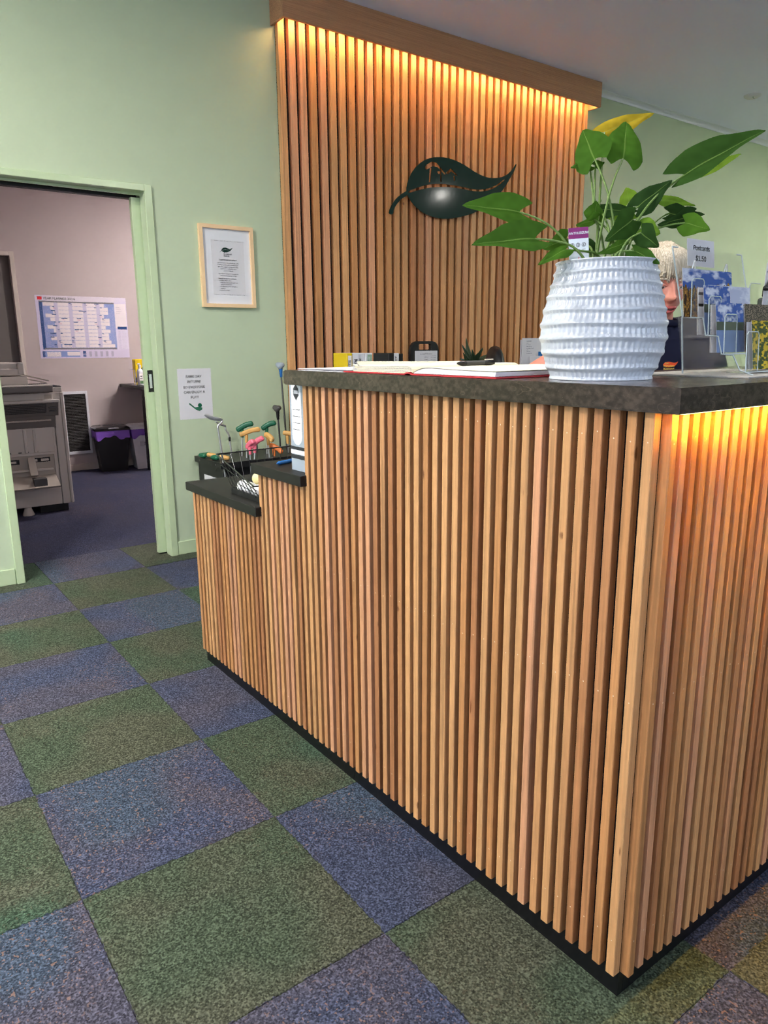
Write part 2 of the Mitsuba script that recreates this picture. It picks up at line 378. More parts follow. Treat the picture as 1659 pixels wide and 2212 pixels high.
# office behind the doorway
OY = 3.80
struct('wall_office_back', tm(mbox(-1.6, 4.2, OY, OY + 0.12, 0, 2.9) - mbox(-0.2, 0.672, OY - 1, OY + 0.07, -0.1, 2.085)), 'm_office_wall', 'pinkish beige back wall of the office')
struct('wall_office_left', box(-1.75, -1.6, 0.29, OY, 0, 2.9), 'm_office_wall', 'beige office side wall')
struct('wall_office_right', box(4.2, 4.35, 0.29, OY, 0, 2.9), 'm_office_wall', 'beige office side wall')
struct('ceiling_001', box(-1.6, 4.2, 0.29, OY, 2.9, 3.0), 'm_ceiling', 'office ceiling')
struct('wall_office_front', tm(mbox(-1.6, 4.2, 0.291, 0.30, 0, 2.9) - mbox(DX0 - 0.02, 0.78, 0, 1, -0.1, DZ + 0.04)), 'm_office_wall', 'office side of the green wall')
struct('baseboard_office', cbox(0.72, 4.2, OY - 0.012, OY, 0, 0.066, 0.002), 'm_office_trim', 'beige skirting board of the office')
struct('trim_9', cbox(0.672, 0.712, OY - 0.016, OY, 0, 2.125, 0.003), 'm_office_trim', 'beige casing of the office cupboard')
struct('trim_10', cbox(-0.24, 0.672, OY - 0.016, OY, 2.085, 2.125, 0.003), 'm_office_trim', 'beige casing head of the office cupboard')
struct('door_2', cat(cbox(-0.2, 0.60, OY + 0.03, OY + 0.065, 0.0, 2.075, 0.002), cbox(0.60, 0.672, OY + 0.045, OY + 0.068, 0.0, 2.085, 0.002)), 'm_copier_dark', 'dark recessed cupboard door')

# ------------------------------------------------------------------ lamps
def downlight(x, y, z, power, label, r=0.05):
    t = thing('downlight', label, 'lamp', 'ceiling downlights')
    part(t, 'ring', lathe([(r, -0.002), (r + 0.012, -0.004), (r + 0.014, 0.0), (r, 0.0), (r, -0.002)], 32, (x, y, z)), 'm_white')
    k = num(f'{t}__lamp_disc')
    d = trimesh.creation.cylinder(radius=r, height=0.001, sections=32); d.apply_translation((x, y, z - 0.0012))
    scene[k] = mikit.ply(d, 'm_white', emitter={'type': 'area', 'radiance': rgb([power * c for c in LAMP])})
downlight(-1.15, -1.6, CZT, 330.0, 'round downlight in the ceiling left of the counter')
downlight(6.2, -3.9, CZT, 30.0, 'round downlight in the ceiling beyond the right end of the counter')
def panel_lamp(x0, x1, y0, y1, power, label):
    t = thing('ceiling_panel_lamp', label, 'lamp')
    part(t, 'casing', cbox(x0 - .02, x1 + .02, y0 - .02, y1 + .02, CZT - 0.03, CZT, 0.003), 'm_white')
    scene[num(f'{t}__diffuser')] = mikit.ply(cbox(x0, x1, y0, y1, CZT - 0.036, CZT - 0.03, 0.001), 'm_white', emitter={'type': 'area', 'radiance': rgb([power * c for c in LAMP])})
panel_lamp(1.92, 2.88, -5.51, -5.37, 5.0, 'long ceiling lamp in front of the counter end')
panel_lamp(-3.3, -2.7, -2.9, -2.3, 20.0, 'added square fill lamp on the ceiling left of the viewer')  # added fill, placed to light the batten fronts more than their sides
panel_lamp(0.6, 1.8, -3.0, -2.8, 4.0, 'added long fill lamp on the ceiling above the counter')  # invented lamp, its strength set only to balance the counter brightness
panel_lamp(7.0, 8.2, -2.6, -2.4, 18.0, 'added long fill lamp on the ceiling in the far right of the room')  # unseen fill put in to brighten the right part of the wall
ol = thing('office_ceiling_lamp', 'square ceiling lamp in the office', 'lamp')
part(ol, 'casing', cbox(2.3, 2.9, 1.9, 2.5, 2.87, 2.9, 0.003), 'm_white')
scene[num(f'{ol}__diffuser')] = mikit.ply(cbox(2.32, 2.88, 1.92, 2.48, 2.862, 2.87, 0.001), 'm_white', emitter={'type': 'area', 'radiance': rgb([11.8, 11.0, 10.9])})
sd = thing('smoke_alarm', 'flat round white smoke alarm on the ceiling', 'smoke alarm')
part(sd, 'body', lathe([(0.0, -0.022), (0.045, -0.02), (0.062, -0.012), (0.068, 0.0), (0.0, 0.0)], 40, (5.645, -0.55, CZT)), 'm_white', smooth=40)
part(sd, 'indicator', ball((5.62, -0.57, CZT - 0.0215), 0.004, 1), 'm_ink_green', label='small green indicator')
part(sd, 'slot', cbox(5.65, 5.672, -0.556, -0.552, CZT - 0.0222, CZT - 0.019, 0.0005), 'm_darkgrey')

# ================================================================== RECEPTION COUNTER
SX, TX, ZT, ZU, ZB = 0.2424, 0.2213, 1.1767, 1.1368, 0.065
YFAR, YL, YU, YE = -1.4532, -2.0223, -2.3128, -3.4232
ct = thing('reception_counter', 'stepped timber batten reception counter with black plinth and black side ledges', 'counter')
CE = 2.3
def slat_mesh(x0, x1, y0, y1, z0, z1, c=0.0012):
    p = Polygon([(x0 + c, y0), (x1 - c, y0), (x1, y0 + c), (x1, y1 - c), (x1 - c, y1), (x0 + c, y1), (x0, y1 - c), (x0, y0 + c)])
    m = trimesh.creation.extrude_polygon(p, z1 - z0, engine='earcut'); m.apply_translation([0, 0, z0])
    return m
def slat(parent, m, seed, centre, bsdf='m_slat'):
    m = trimesh.Trimesh(m.triangles.reshape(-1, 3), np.arange(len(m.faces) * 3).reshape(-1, 3), process=False)
    uv = np.tile([seed, centre], (len(m.vertices), 1))
    part(parent, 'slat', m, bsdf, uv=uv)
NF = 60
pitch = (-3.4056 + 0.0185 - YFAR) / -(NF - 1)        # distance between slat starts
for i in range(NF):
    y1 = YFAR - i * pitch; y0 = y1 - 0.0185
    top = 0.712 if y0 > YL + 0.004 else (0.8531 if y0 > YU + 0.004 else ZU)
    j = rng.uniform(-0.0012, 0.0012)
    slat(ct, slat_mesh(SX + rng.uniform(-0.0008, 0.0008), SX + 0.0195, y0, y1, ZB + j, top), rng.random(), (y0 + y1) / 2)
for i in range(58):
    x0 = 0.2635 + i * 0.0318; x1 = x0 + 0.0178
    slat(ct, slat_mesh(x0, x1, YE + rng.uniform(-0.0008, 0.0008), YE + 0.0195, ZB + rng.uniform(-0.0012, 0.0012), ZU), rng.random(), (x0 + x1) / 2)
bx0 = SX + 0.0195
part(ct, 'backing_board', cat(box(bx0, bx0 + 0.016, YL, YFAR, ZB, 0.712), box(bx0, bx0 + 0.016, YU, YL, ZB, 0.8531), box(bx0, bx0 + 0.016, YE + 0.0195, YU, ZB, ZU)), 'm_black_board', label='black board behind the battens')
part(ct, 'backing_board', box(bx0 + 0.016, CE, YE + 0.0195, YE + 0.0355, ZB, ZU), 'm_black_board', label='black board behind the battens')
part(ct, 'plinth', cat(box(0.2677, 0.2837, -3.400, -2.49, 0, ZB - 0.001), box(0.2677, 0.2837, -2.4892, -1.95, 0, ZB - 0.001), box(0.2677, 0.2837, -1.9492, -1.428, 0, ZB - 0.001)), 'm_plinth', label='black plinth')
part(ct, 'plinth', box(0.2845, CE, -3.400, -3.384, 0, ZB - 0.001), 'm_plinth', label='black plinth')
part(ct, 'ledge', cbox(TX, 0.76, YL, -1.4401, 0.712, 0.7426, 0.0015), 'm_black_lam', label='lower black laminate ledge')
part(ct, 'ledge', cbox(TX, 0.76, YU, -2.0027, 0.8531, 0.8843, 0.0015), 'm_black_lam', label='upper black laminate ledge')
part(ct, 'side_panel', cat(box(bx0 + 0.016, 0.76, -1.469, -1.453, 0, 0.712), box(bx0 + 0.016, 0.76, -2.029, -2.013, 0.7426, 0.8531), box(bx0 + 0.016, 0.72, YU - 0.016, YU, 0.8843, ZU)), 'm_black_lam')
part(ct, 'back_panel', cat(box(0.744, 0.76, -2.013, -1.469, 0, 0.712), box(0.744, 0.76, -2.3, -2.013, 0, 0.8531)), 'm_black_lam')
part(ct, 'work_surface', cat(cbox(bx0 + 0.016, 0.95, -3.385, YU - 0.02, 0.89, 0.92, 0.002), cbox(0.95, CE, -3.385, -2.88, 0.89, 0.92, 0.002)), 'm_black_lam', label='inner work surface')
# warm strip under the end of the worktop
ks = num(f'{ct}__light_strip')
scene[ks] = mikit.ply(box(0.238, CE, -3.454, -3.442, ZU - 0.0010, ZU), 'm_white', emitter={'type': 'area', 'radiance': rgb([34 * c for c in LED])})
labels[ks] = {'label': 'warm light strip under the worktop'}
top = Polygon([(TX, -3.4603), (2.4, -3.4603), (2.4, -3.0), (0.74, -3.0), (0.74, -2.2396), (TX, -2.2396)])
def slab(poly, z0, z1, c=0.002):
    p0, p1 = (np.array(orient(q).exterior.coords)[:-1] for q in (poly, poly.buffer(-c, join_style=2)))
    cs = CrossSection([p1]); cm = CrossSection([p0])
    m = Manifold.extrude(cm, z1 - z0 - 2 * c).translate([0, 0, z0 + c]) + Manifold.extrude(cs, z1 - z0).translate([0, 0, z0])
    return tm(m)
solo('worktop', slab(top, ZU, ZT, 0.0025), 'm_stone', 'long dark brown stone-look worktop on the batten counter', 'worktop')
# ================================================================== FEATURE PANEL
PX0, PX1, PY = 1.5471, 4.345, 0.088
fp = thing('feature_wall_panel', 'tall timber batten panel with lit pelmet on the green wall', 'wall panel')
npan = 40
pp = (PX1 - 0.044 - PX0) / (npan - 1)
for i in range(npan):
    x0 = PX0 + i * pp; x1 = x0 + 0.0435
    s = rng.random()
    slat(fp, slat_mesh(x0, x1, PY + rng.uniform(-0.001, 0.001), WY - 0.006, 0.0, CZT - 0.02), s, (x0 + x1) / 2, 'm_slat_panel')
part(fp, 'backing_board', box(PX0 + 0.002, PX1 - 0.002, WY - 0.006, WY, 0, CZT), 'm_black_board', label='black board behind the battens')
BX0, BX1, BY, BZ0 = 1.5191, 4.3526 + 0.008, -0.0268, 3.0534
part(fp, 'pelmet', cbox(BX0, BX1, BY, BY + 0.018, BZ0, CZT, 0.002), 'm_pelmet', label='front board of the timber pelmet')
part(fp, 'pelmet', cbox(BX0, BX0 + 0.018, BY + 0.018, WY, BZ0, CZT, 0.002), 'm_pelmet', label='end board of the timber pelmet')
part(fp, 'pelmet', cbox(BX1 - 0.018, BX1, BY + 0.018, WY, BZ0, CZT, 0.002), 'm_pelmet', label='end board of the timber pelmet')
ks = num(f'{fp}__light_strip')
scene[ks] = mikit.ply(box(BX0 + 0.03, BX1 - 0.03, BY + 0.022, BY + 0.034, 3.105, 3.110), 'm_white', emitter={'type': 'area', 'radiance': rgb([17 * c for c in LED_P])})
labels[ks] = {'label': 'warm light strip in the pelmet'}
part(fp, 'strip_carrier', box(BX0 + 0.02, BX1 - 0.02, BY + 0.018, BY + 0.05, 3.110, 3.122), 'm_pelmet')
# ------------------------------------------------------------------ leaf sign
OUT = [(2.476, 2.256), (2.482, 2.3), (2.512, 2.362), (2.573, 2.428), (2.655, 2.476), (2.738, 2.498), (2.824, 2.505), (2.911, 2.498), (3.0, 2.478), (3.091, 2.447), (3.173, 2.427), (3.256, 2.421), (3.339, 2.433), (3.412, 2.457), (3.472, 2.497), (3.529, 2.565), (3.503, 2.505), (3.45, 2.434), (3.391, 2.362), (3.309, 2.28), (3.215, 2.223), (3.122, 2.178), (3.007, 2.14), (2.895, 2.114), (2.785, 2.102), (2.699, 2.108), (2.615, 2.127), (2.553, 2.159), (2.512, 2.193), (2.481, 2.227)]
STEM = [(2.487, 2.257), (2.441, 2.233), (2.392, 2.199), (2.352, 2.155), (2.33, 2.116), (2.327, 2.092), (2.361, 2.091), (2.366, 2.127), (2.401, 2.171), (2.441, 2.204), (2.486, 2.226)]
SLOT = [(2.486, 2.249), (2.573, 2.285), (2.656, 2.311), (2.74, 2.326), (2.826, 2.333), (2.914, 2.335), (3.003, 2.332), (3.095, 2.328), (3.176, 2.335), (3.258, 2.356), (3.329, 2.388), (3.406, 2.437), (3.407, 2.427), (3.341, 2.381), (3.258, 2.342), (3.176, 2.321), (3.083, 2.315), (3.003, 2.318), (2.914, 2.32), (2.826, 2.315), (2.74, 2.305), (2.656, 2.29), (2.573, 2.266), (2.492, 2.239)]
CUTS = [[(2.634, 2.421), (2.65, 2.438), (2.696, 2.463), (2.739, 2.461), (2.771, 2.438), (2.803, 2.416), (2.825, 2.4), (2.814, 2.392), (2.782, 2.411), (2.75, 2.432), (2.707, 2.436), (2.665, 2.412), (2.64, 2.406)],
        [(2.676, 2.418), (2.697, 2.425), (2.685, 2.329), (2.67, 2.327)],
        [(2.741, 2.405), (2.782, 2.413), (2.787, 2.344), (2.774, 2.342), (2.771, 2.393), (2.755, 2.391)],
        [(2.823, 2.407), (2.87, 2.442), (2.937, 2.402), (2.924, 2.398), (2.873, 2.421), (2.841, 2.398)],
        [(2.893, 2.394), (2.908, 2.396), (2.913, 2.366), (2.9, 2.364)]]
def smooth_poly(pts, it=2):
    p = np.array(pts)
    for _ in range(it):
        q = np.roll(p, -1, 0); p = np.stack([p * 0.75 + q * 0.25, p * 0.25 + q * 0.75], 1).reshape(-1, 2)
    return Polygon(p).buffer(0)
leafp = unary_union([smooth_poly(OUT), smooth_poly(STEM)]).difference(unary_union([smooth_poly(SLOT, 1)] + [Polygon(c).buffer(0) for c in CUTS]))
def XZ(o):  # plane facing the room: x right, y up
    return frame(o, (1, 0, 0), (0, 0, 1))
ls = thing('leaf_sign', 'big dark green leaf shaped metal sign on the batten panel', 'sign')
part(ls, 'plate', prism(leafp, 0.005, XZ((0, 0.066, 0))), 'm_sign_green', label='dark green plate with cut out club, roof and midrib')
for x, z in ((2.56, 2.36), (2.60, 2.17), (3.05, 2.41), (3.10, 2.22), (3.40, 2.41)):
    part(ls, 'standoff', put(trimesh.creation.cylinder(radius=0.008, height=0.026, sections=16), frame((x, 0.077, z), (1, 0, 0), (0, 0, 1))), 'm_steel')

# ================================================================== ON THE GREEN WALL
# framed notice
fx0, fx1, fz0, fz1 = 0.997, 1.338, 1.468, 1.931
fr = thing('picture_frame', 'pale pine frame with a printed notice on the green wall', 'picture frame')
def mitred(x0, x1, z0, z1, wd, y0, y1, side):
    a, b = (x0, z0), (x1, z1)
    o = {'l': [(x0, z0), (x0, z1), (x0 + wd, z1 - wd), (x0 + wd, z0 + wd)], 'r': [(x1, z0), (x1, z1), (x1 - wd, z1 - wd), (x1 - wd, z0 + wd)],
         't': [(x0, z1), (x1, z1), (x1 - wd, z1 - wd), (x0 + wd, z1 - wd)], 'b': [(x0, z0), (x1, z0), (x1 - wd, z0 + wd), (x0 + wd, z0 + wd)]}[side]
    m = Manifold.hull_points(np.array([(x, y0, z) for x, z in o] + [(x, y1 - 0.004, z) for x, z in o] + [(x + (np.mean([q[0] for q in o]) - x) * 0.06, y1, z + (np.mean([q[1] for q in o]) - z) * 0.06) for x, z in o]))
    return tm(m)
for sd_ in 'lrtb':
    part(fr, 'frame_rail', mitred(fx0, fx1, fz0, fz1, 0.021, WY, WY - 0.020, sd_), 'm_pine')
part(fr, 'mount', box(fx0 + 0.018, fx1 - 0.018, WY - 0.009, WY - 0.001, fz0 + 0.018, fz1 - 0.018), 'm_white', label='white mount')
part(fr, 'notice', box(fx0 + 0.075, fx1 - 0.06, WY - 0.0096, WY - 0.009, fz0 + 0.075, fz1 - 0.082), 'm_paper', label='printed sheet')
M = XZ((fx0, WY - 0.0100, fz0))
cx = 0.175
ms = [("Kyneton Bushland Resort", .0068, cx, .268, .5, True), ("Our Mission is to provide an enjoyable", .0056, cx, .251, .5, False), ("holiday experience for members and", .0056, cx, .240, .5, False),
      ("guests through the provision of high", .0056, cx, .229, .5, False), ("quality service, facilities and", .0056, cx, .218, .5, False), ("accommodation.", .0056, cx, .207, .5, False),
      ("Our Vision is to provide a unique &", .0056, cx, .190, .5, False), ("innovative bushland holiday.", .0056, cx, .179, .5, False),
      ("We are focused on providing:", .0060, .108, .162, 0, True), ("• High quality service", .0056, .112, .151, 0, False), ("• Pleasant, high quality, and well", .0056, .112, .140, 0, False),
      ("maintained facilities", .0056, .122, .129, 0, False), ("• An interesting and entertaining", .0056, .112, .118, 0, False), ("program", .0056, .122, .107, 0, False), ("• Value for money", .0056, .112, .096, 0, False),
      ("Bushland", .0085, .15, .300, 0, True), ("Resort", .0085, .15, .289, 0, True)]
lettering(fr, ms, M)
def mini_leaf(x, y, w):
    o = np.array(OUT) - np.array([2.33, 2.09]); st = np.array(STEM) - np.array([2.33, 2.09]); sl = np.array(SLOT) - np.array([2.33, 2.09])
    k = w / 1.2
    pl = unary_union([Polygon(o * k + [x, y]).buffer(0), Polygon(st * k + [x, y]).buffer(0)]).difference(Polygon(sl * k + [x, y]).buffer(0))
    return pl
part(fr, 'emblem', prism(mini_leaf(0.128, 0.312, 0.082), 0.0004, M), 'm_sign_green', label='small dark leaf emblem')
part(fr, 'rule_line', put(cat(box(.075, .28, .376, .3766, 0, .0004), box(.078, .275, .073, .0738, 0, .0004)), M), 'm_darkgrey')
# paper sign
sg = thing('paper_sign', 'white paper sign about returning putters, taped to the green wall', 'sign')
M = frame((0.816, WY - 0.0004, 0.8185), (1, 0, -0.004), (0, 0, 1))
part(sg, 'sheet', put(box(0, 0.209, 0, 0.297, -0.0003, 0.0006), M), 'm_paper')
M2 = M.copy(); M2[1, 3] -= 0.0008
lettering(sg, [("SAME DAY", .0142, .0985, .244, .5, True), ("RETURN!", .0142, .0985, .214, .5, True), ("SO EVERYONE", .0142, .0985, .182, .5, True), ("CAN ENJOY A", .0142, .0985, .152, .5, True), ("PUTT", .0142, .0985, .122, .5, True)], M2, 'm_darkgrey')
club = unary_union([LineString([(.062, .093), (.098, .063)]).buffer(.004, cap_style=2), Polygon([(.092, .066), (.104, .052), (.125, .047), (.140, .053), (.142, .066), (.128, .070), (.112, .071), (.101, .070)])])
part(sg, 'drawing', prism(club, 0.0004, M2), 'm_ink_green', label='green drawing of a putter and ball')
part(sg, 'drawing_ball', prism(Point(.128, .080).buffer(.0125), 0.0005, M2), 'm_putter_green')

# ================================================================== IN THE OFFICE
# year planner
yp = thing('year_planner', 'large lilac and white year planner on the office wall', 'wall planner')
M = frame((0.853, OY - 0.002, 1.139), (1, 0, -0.006), (0, 0, 1))
part(yp, 'sheet', put(box(0, 0.868, 0, 0.600, -0.0015, 0.0), M), 'm_white')
LIL, WHT, BLU, MID = (206, 196, 216), (226, 216, 216), (44, 70, 122), (132, 148, 194)
q = [(0, 0, .868, .600, LIL), (.0, .548, .868, .600, (218, 208, 214)), (.03, .085, .745, .54, MID), (.745, .30, .862, .54, WHT), (.03, .085, .06, .54, BLU), (.745, .085, .862, .28, (214, 206, 222)), (.765, .285, .858, .312, BLU),
     (.045, .085, .74, .10, (120, 116, 122)), (.03, .535, .745, .548, (120, 116, 122)), (.02, .012, .37, .07, MID), (.02, .012, .045, .07, BLU), (.06, .015, .19, .062, WHT), (.25, .025, .37, .062, WHT), (.415, .012, .76, .072, LIL), (.4, .04, .43, .07, BLU), (.4, .012, .43, .036, (90, 110, 160))]
r2 = random.Random(3)
off = [.0, .08, .11, .02, .07, .12, .03, .10, .16, .06, .13, .18]; ext = [.05, 0.09, .09, .04, .10, .10, .05, .10, .08, .08, .10, .14]
for k in range(12):
    z1 = .535 - k * .0362; x0 = .065 + off[k] * .8; x1 = .60 + ext[k] * .9
    q.append((x0, z1 - .034, x1, z1, WHT))
for c_ in (.165, .30, .435, .565):
    q.append((c_, .10, c_ + .036, .535, (196, 188, 206)))
for k in range(12):
    z1 = .535 - k * .0362
    for t in range(13):
        xx = .08 + .04 * t + r2.uniform(0, .01)
        q.append((xx, z1 - .0325, xx + .02, z1 - .031, (176, 168, 176)))
    for t in range(r2.randint(2, 4)):
        xx = r2.uniform(.1, .62); ww = r2.choice([.018, .022, .04])
        q.append((xx, z1 - .008, xx + ww, z1 - .001, BLU))
        if r2.random() < 0.5: q.append((xx + .005, z1 - .02, xx + .03, z1 - .017, r2.choice([(90, 84, 100), (196, 120, 150), (110, 104, 130)])))
for k in range(5):
    q.append((.46 + .055 * k, .014, .485 + .055 * k, .066, (176, 168, 186)))
for k in range(12):
    q.append((.765, .095 + .015 * k, .79, .098 + .015 * k, (170, 160, 190))); q.append((.80, .095 + .015 * k, .85, .097 + .015 * k, (190, 182, 196)))
for k in range(4):
    q.append((.76, .50 - .018 * k, .80 + .01 * (k % 3), .503 - .018 * k, (160, 150, 160)))
q.append((.02, .558, .062, .588, (206, 48, 56)))
add_art(yp, 'print', q, M)
lettering(yp, [("YEAR PLANNER 2024", .021, .072, .562, 0, True)], (lambda A: (A.__setitem__((1, 3), A[1, 3] - 0.0006), A)[1])(M.copy()), 'm_darkgrey')
# heater grille
gr = thing('wall_grille', 'white framed dark louvred grille low on the office wall', 'grille')
for a in ((1.0, 1.022, .172, .808), (1.229, 1.251, .172, .808), (1.022, 1.229, .172, .20), (1.022, 1.229, .78, .808)):
    part(gr, 'frame_rail', cbox(a[0], a[1], OY - .022, OY, a[2], a[3], .002), 'm_white')
part(gr, 'back_plate', box(1.022, 1.229, OY - .006, OY, .20, .78), 'm_black_board')
part(gr, 'louvres', cat(*[put(box(-.1035, .1035, -.006, .006, -.001, .001), frame((1.1255, OY - .014, .207 + .0152 * k), (1, 0, 0), (0, .8, .6))) for k in range(38)]), 'm_darkgrey', kind='stuff', label='thin dark louvres')
# multifunction copier
cp_ = thing('copier', 'large grey-white office photocopier with side trays', 'photocopier')
YC = 1.864
part(cp_, 'body', cat(cbox(-.28, .494, YC + .004, 2.46, .06, .915, .004)), 'm_copier')
part(cp_, 'corner_post', cbox(.496, .552, YC, 2.46, .06, .915, .004), 'm_copier')
part(cp_, 'edge_trim', rbox(.5535, .578, YC - .004, 2.46, .058, .915, .009), 'm_copier')
part(cp_, 'top_step', cat(cbox(.40, .572, YC + .005, 2.44, .915, .952, .004)), 'm_copier')
part(cp_, 'scanner_glass_edge', cbox(.39, .574, YC + .02, 2.44, .952, .958, .001), 'm_black')
# upper exit tray
def slope(x0, x1, pts):
    return prism(Polygon([(p[0], p[1]) for p in pts]), x1 - x0, np.array([[0, 0, 1, x0], [1, 0, 0, 0], [0, 1, 0, 0], [0, 0, 0, 1.0]]))
part(cp_, 'exit_tray', rbox(-.25, .49, YC - .10, YC + .01, .92, .972, .012), 'm_copier_dark', smooth=40, label='dark grey exit tray')
part(cp_, 'exit_tray_rim', cbox(-.25, .49, YC - .10, YC + .02, .966, .976, .003), 'm_copier')
part(cp_, 'side_cover', cbox(-.27, .495, YC - .03, YC + .01, .862, .916, .004), 'm_copier')
part(cp_, 'badge', cbox(.435, .487, YC - .0315, YC - .029, .872, .902, .001), 'm_copier_mid')
part(cp_, 'bypass_tray', slope(-.25, .525, [(YC - .055, .855), (YC + .01, .862), (YC + .01, .74), (YC - .02, .745)]), 'm_copier_dark', label='dark grey bypass tray')
part(cp_, 'bypass_rim', rbox(-.26, .535, YC - .066, YC - .03, .842, .866, .008), 'm_copier', smooth=40)
part(cp_, 'bypass_panel', slope(-.23, .44, [(YC - .056, .835), (YC - .05, .835), (YC - .018, .76), (YC - .024, .76)]), 'm_darkgrey', label='dark ribbed panel')
for k in range(6):
    part(cp_, 'bypass_rib', cbox(-.22, .43, YC - .058 + .0056 * k, YC - .05 + .0056 * k, .824 - .012 * k, .8265 - .012 * k, .0006), 'm_copier_dark')
part(cp_, 'bypass_latch', cat(cbox(.455, .512, YC - .05, YC - .03, .80, .812), cbox(.46, .512, YC - .042, YC - .022, .775, .785)), 'm_darkgrey')
part(cp_, 'lower_recess', slope(-.25, .50, [(YC - .03, .745), (YC + .004, .745), (YC + .004, .655), (YC - .004, .655)]), 'm_copier_dark')
part(cp_, 'lower_recess_strip', cbox(-.24, .47, YC - .022, YC - .012, .705, .72, .002), 'm_copier_mid')
part(cp_, 'rear_panel', cbox(-.25, .476, YC - .006, YC + .006, .47, .657, .002), 'm_copier')
for x in (.06, .105, .265, .33):
    part(cp_, 'panel_rib', rbox(x, x + .022, YC - .015, YC, .475, .65, .005, 8), 'm_copier')
part(cp_, 'panel_slots', cat(*[cbox(x, x + .022, YC - .0075, YC - .005, .476, .484, .0006) for x in (.10, .15, .22, .27, .335)]), 'm_darkgrey')
part(cp_, 'recess_frame', cat(cbox(-.25, .478, YC - .01, YC + .004, .452, .470, .002), cbox(.464, .478, YC - .01, YC + .004, .225, .452, .002)), 'm_copier')
part(cp_, 'recess_back', cbox(-.25, .464, YC - .001, YC + .004, .235, .452, .0005), 'm_copier_mid')
part(cp_, 'recess_slot', cat(cbox(.01, .22, YC - .003, YC, .395, .43, .0005), cbox(.30, .435, YC - .003, YC, .40, .432, .0005)), 'm_black', label='black slots')
for x0_, x1_, z0_, z1_ in ((.30, .345, .406, .424), (.37, .425, .406, .424), (.15, .20, .404, .42)):
    part(cp_, 'recess_tab', cbox(x0_, x1_, YC - .005, YC - .002, z0_, z1_, .0005), 'm_copier')
part(cp_, 'recess_ledge', cbox(-.05, .45, YC - .02, YC, .335, .35, .002), 'm_copier')
part(cp_, 'feed_arm', slope(.275, .325, [(YC - .001, .44), (YC - .012, .44), (YC - .085, .315), (YC - .07, .305)]), 'm_copier_mid', label='sloping feed arm')
part(cp_, 'output_tray', slope(.13, .462, [(YC, .30), (YC, .288), (YC - .13, .215), (YC - .14, .228)]), 'm_copier_mid', label='beige slide-out tray')
part(cp_, 'tray_block', cat(slope(.285, .375, [(YC - .06, .265), (YC - .06, .292), (YC - .12, .288), (YC - .125, .232)])), 'm_darkgrey', label='dark block on the tray')
part(cp_, 'base_panel', cbox(-.26, .49, YC - .004, YC + .006, .062, .20, .003), 'm_copier')
part(cp_, 'panel_groove', cbox(.4945, .4955, YC - .001, YC + .002, .062, .91, .0002), 'm_darkgrey')
part(cp_, 'foot', lathe([(0, 0), (.042, 0), (.042, .008), (.026, .05), (.026, .062), (0, .062)], 28, (.245, YC + .02, 0)), 'm_copier', smooth=40)
part(cp_, 'foot', lathe([(0, 0), (.042, 0), (.042, .008), (.026, .05), (.026, .062), (0, .062)], 28, (.42, 2.38, 0)), 'm_copier', smooth=40)
part(cp_, 'castor_block', cbox(.33, .54, YC + .03, 2.2, .0, .06, .004), 'm_black')
part(cp_, 'document_feeder', cat(cbox(-.28, .338, YC + .03, 2.42, 1.045, 1.095, .006), rbox(-.28, .325, YC + .05, 2.38, 1.085, 1.135, .012)), 'm_copier', label='document feeder on top')
part(cp_, 'feeder_corner', rbox(.288, .334, YC + .025, YC + .12, 1.05, 1.138, .01), 'm_copier', smooth=40)
part(cp_, 'scanner_neck', cat(cbox(-.28, .348, YC + .03, 2.42, .976, 1.04, .004)), 'm_copier')
part(cp_, 'control_arm', cat(put(cbox(-.08, .08, -.05, .05, -.004, .004), frame((.42, YC + .08, 1.022), (1, 0, -.28), (0, 1, 0))), put(cbox(-.07, .07, -.05, .05, -.003, .003), frame((.41, YC + .08, 1.002), (1, 0, -.26), (0, 1, 0)))), 'm_copier_mid', label='sloping paper guide')
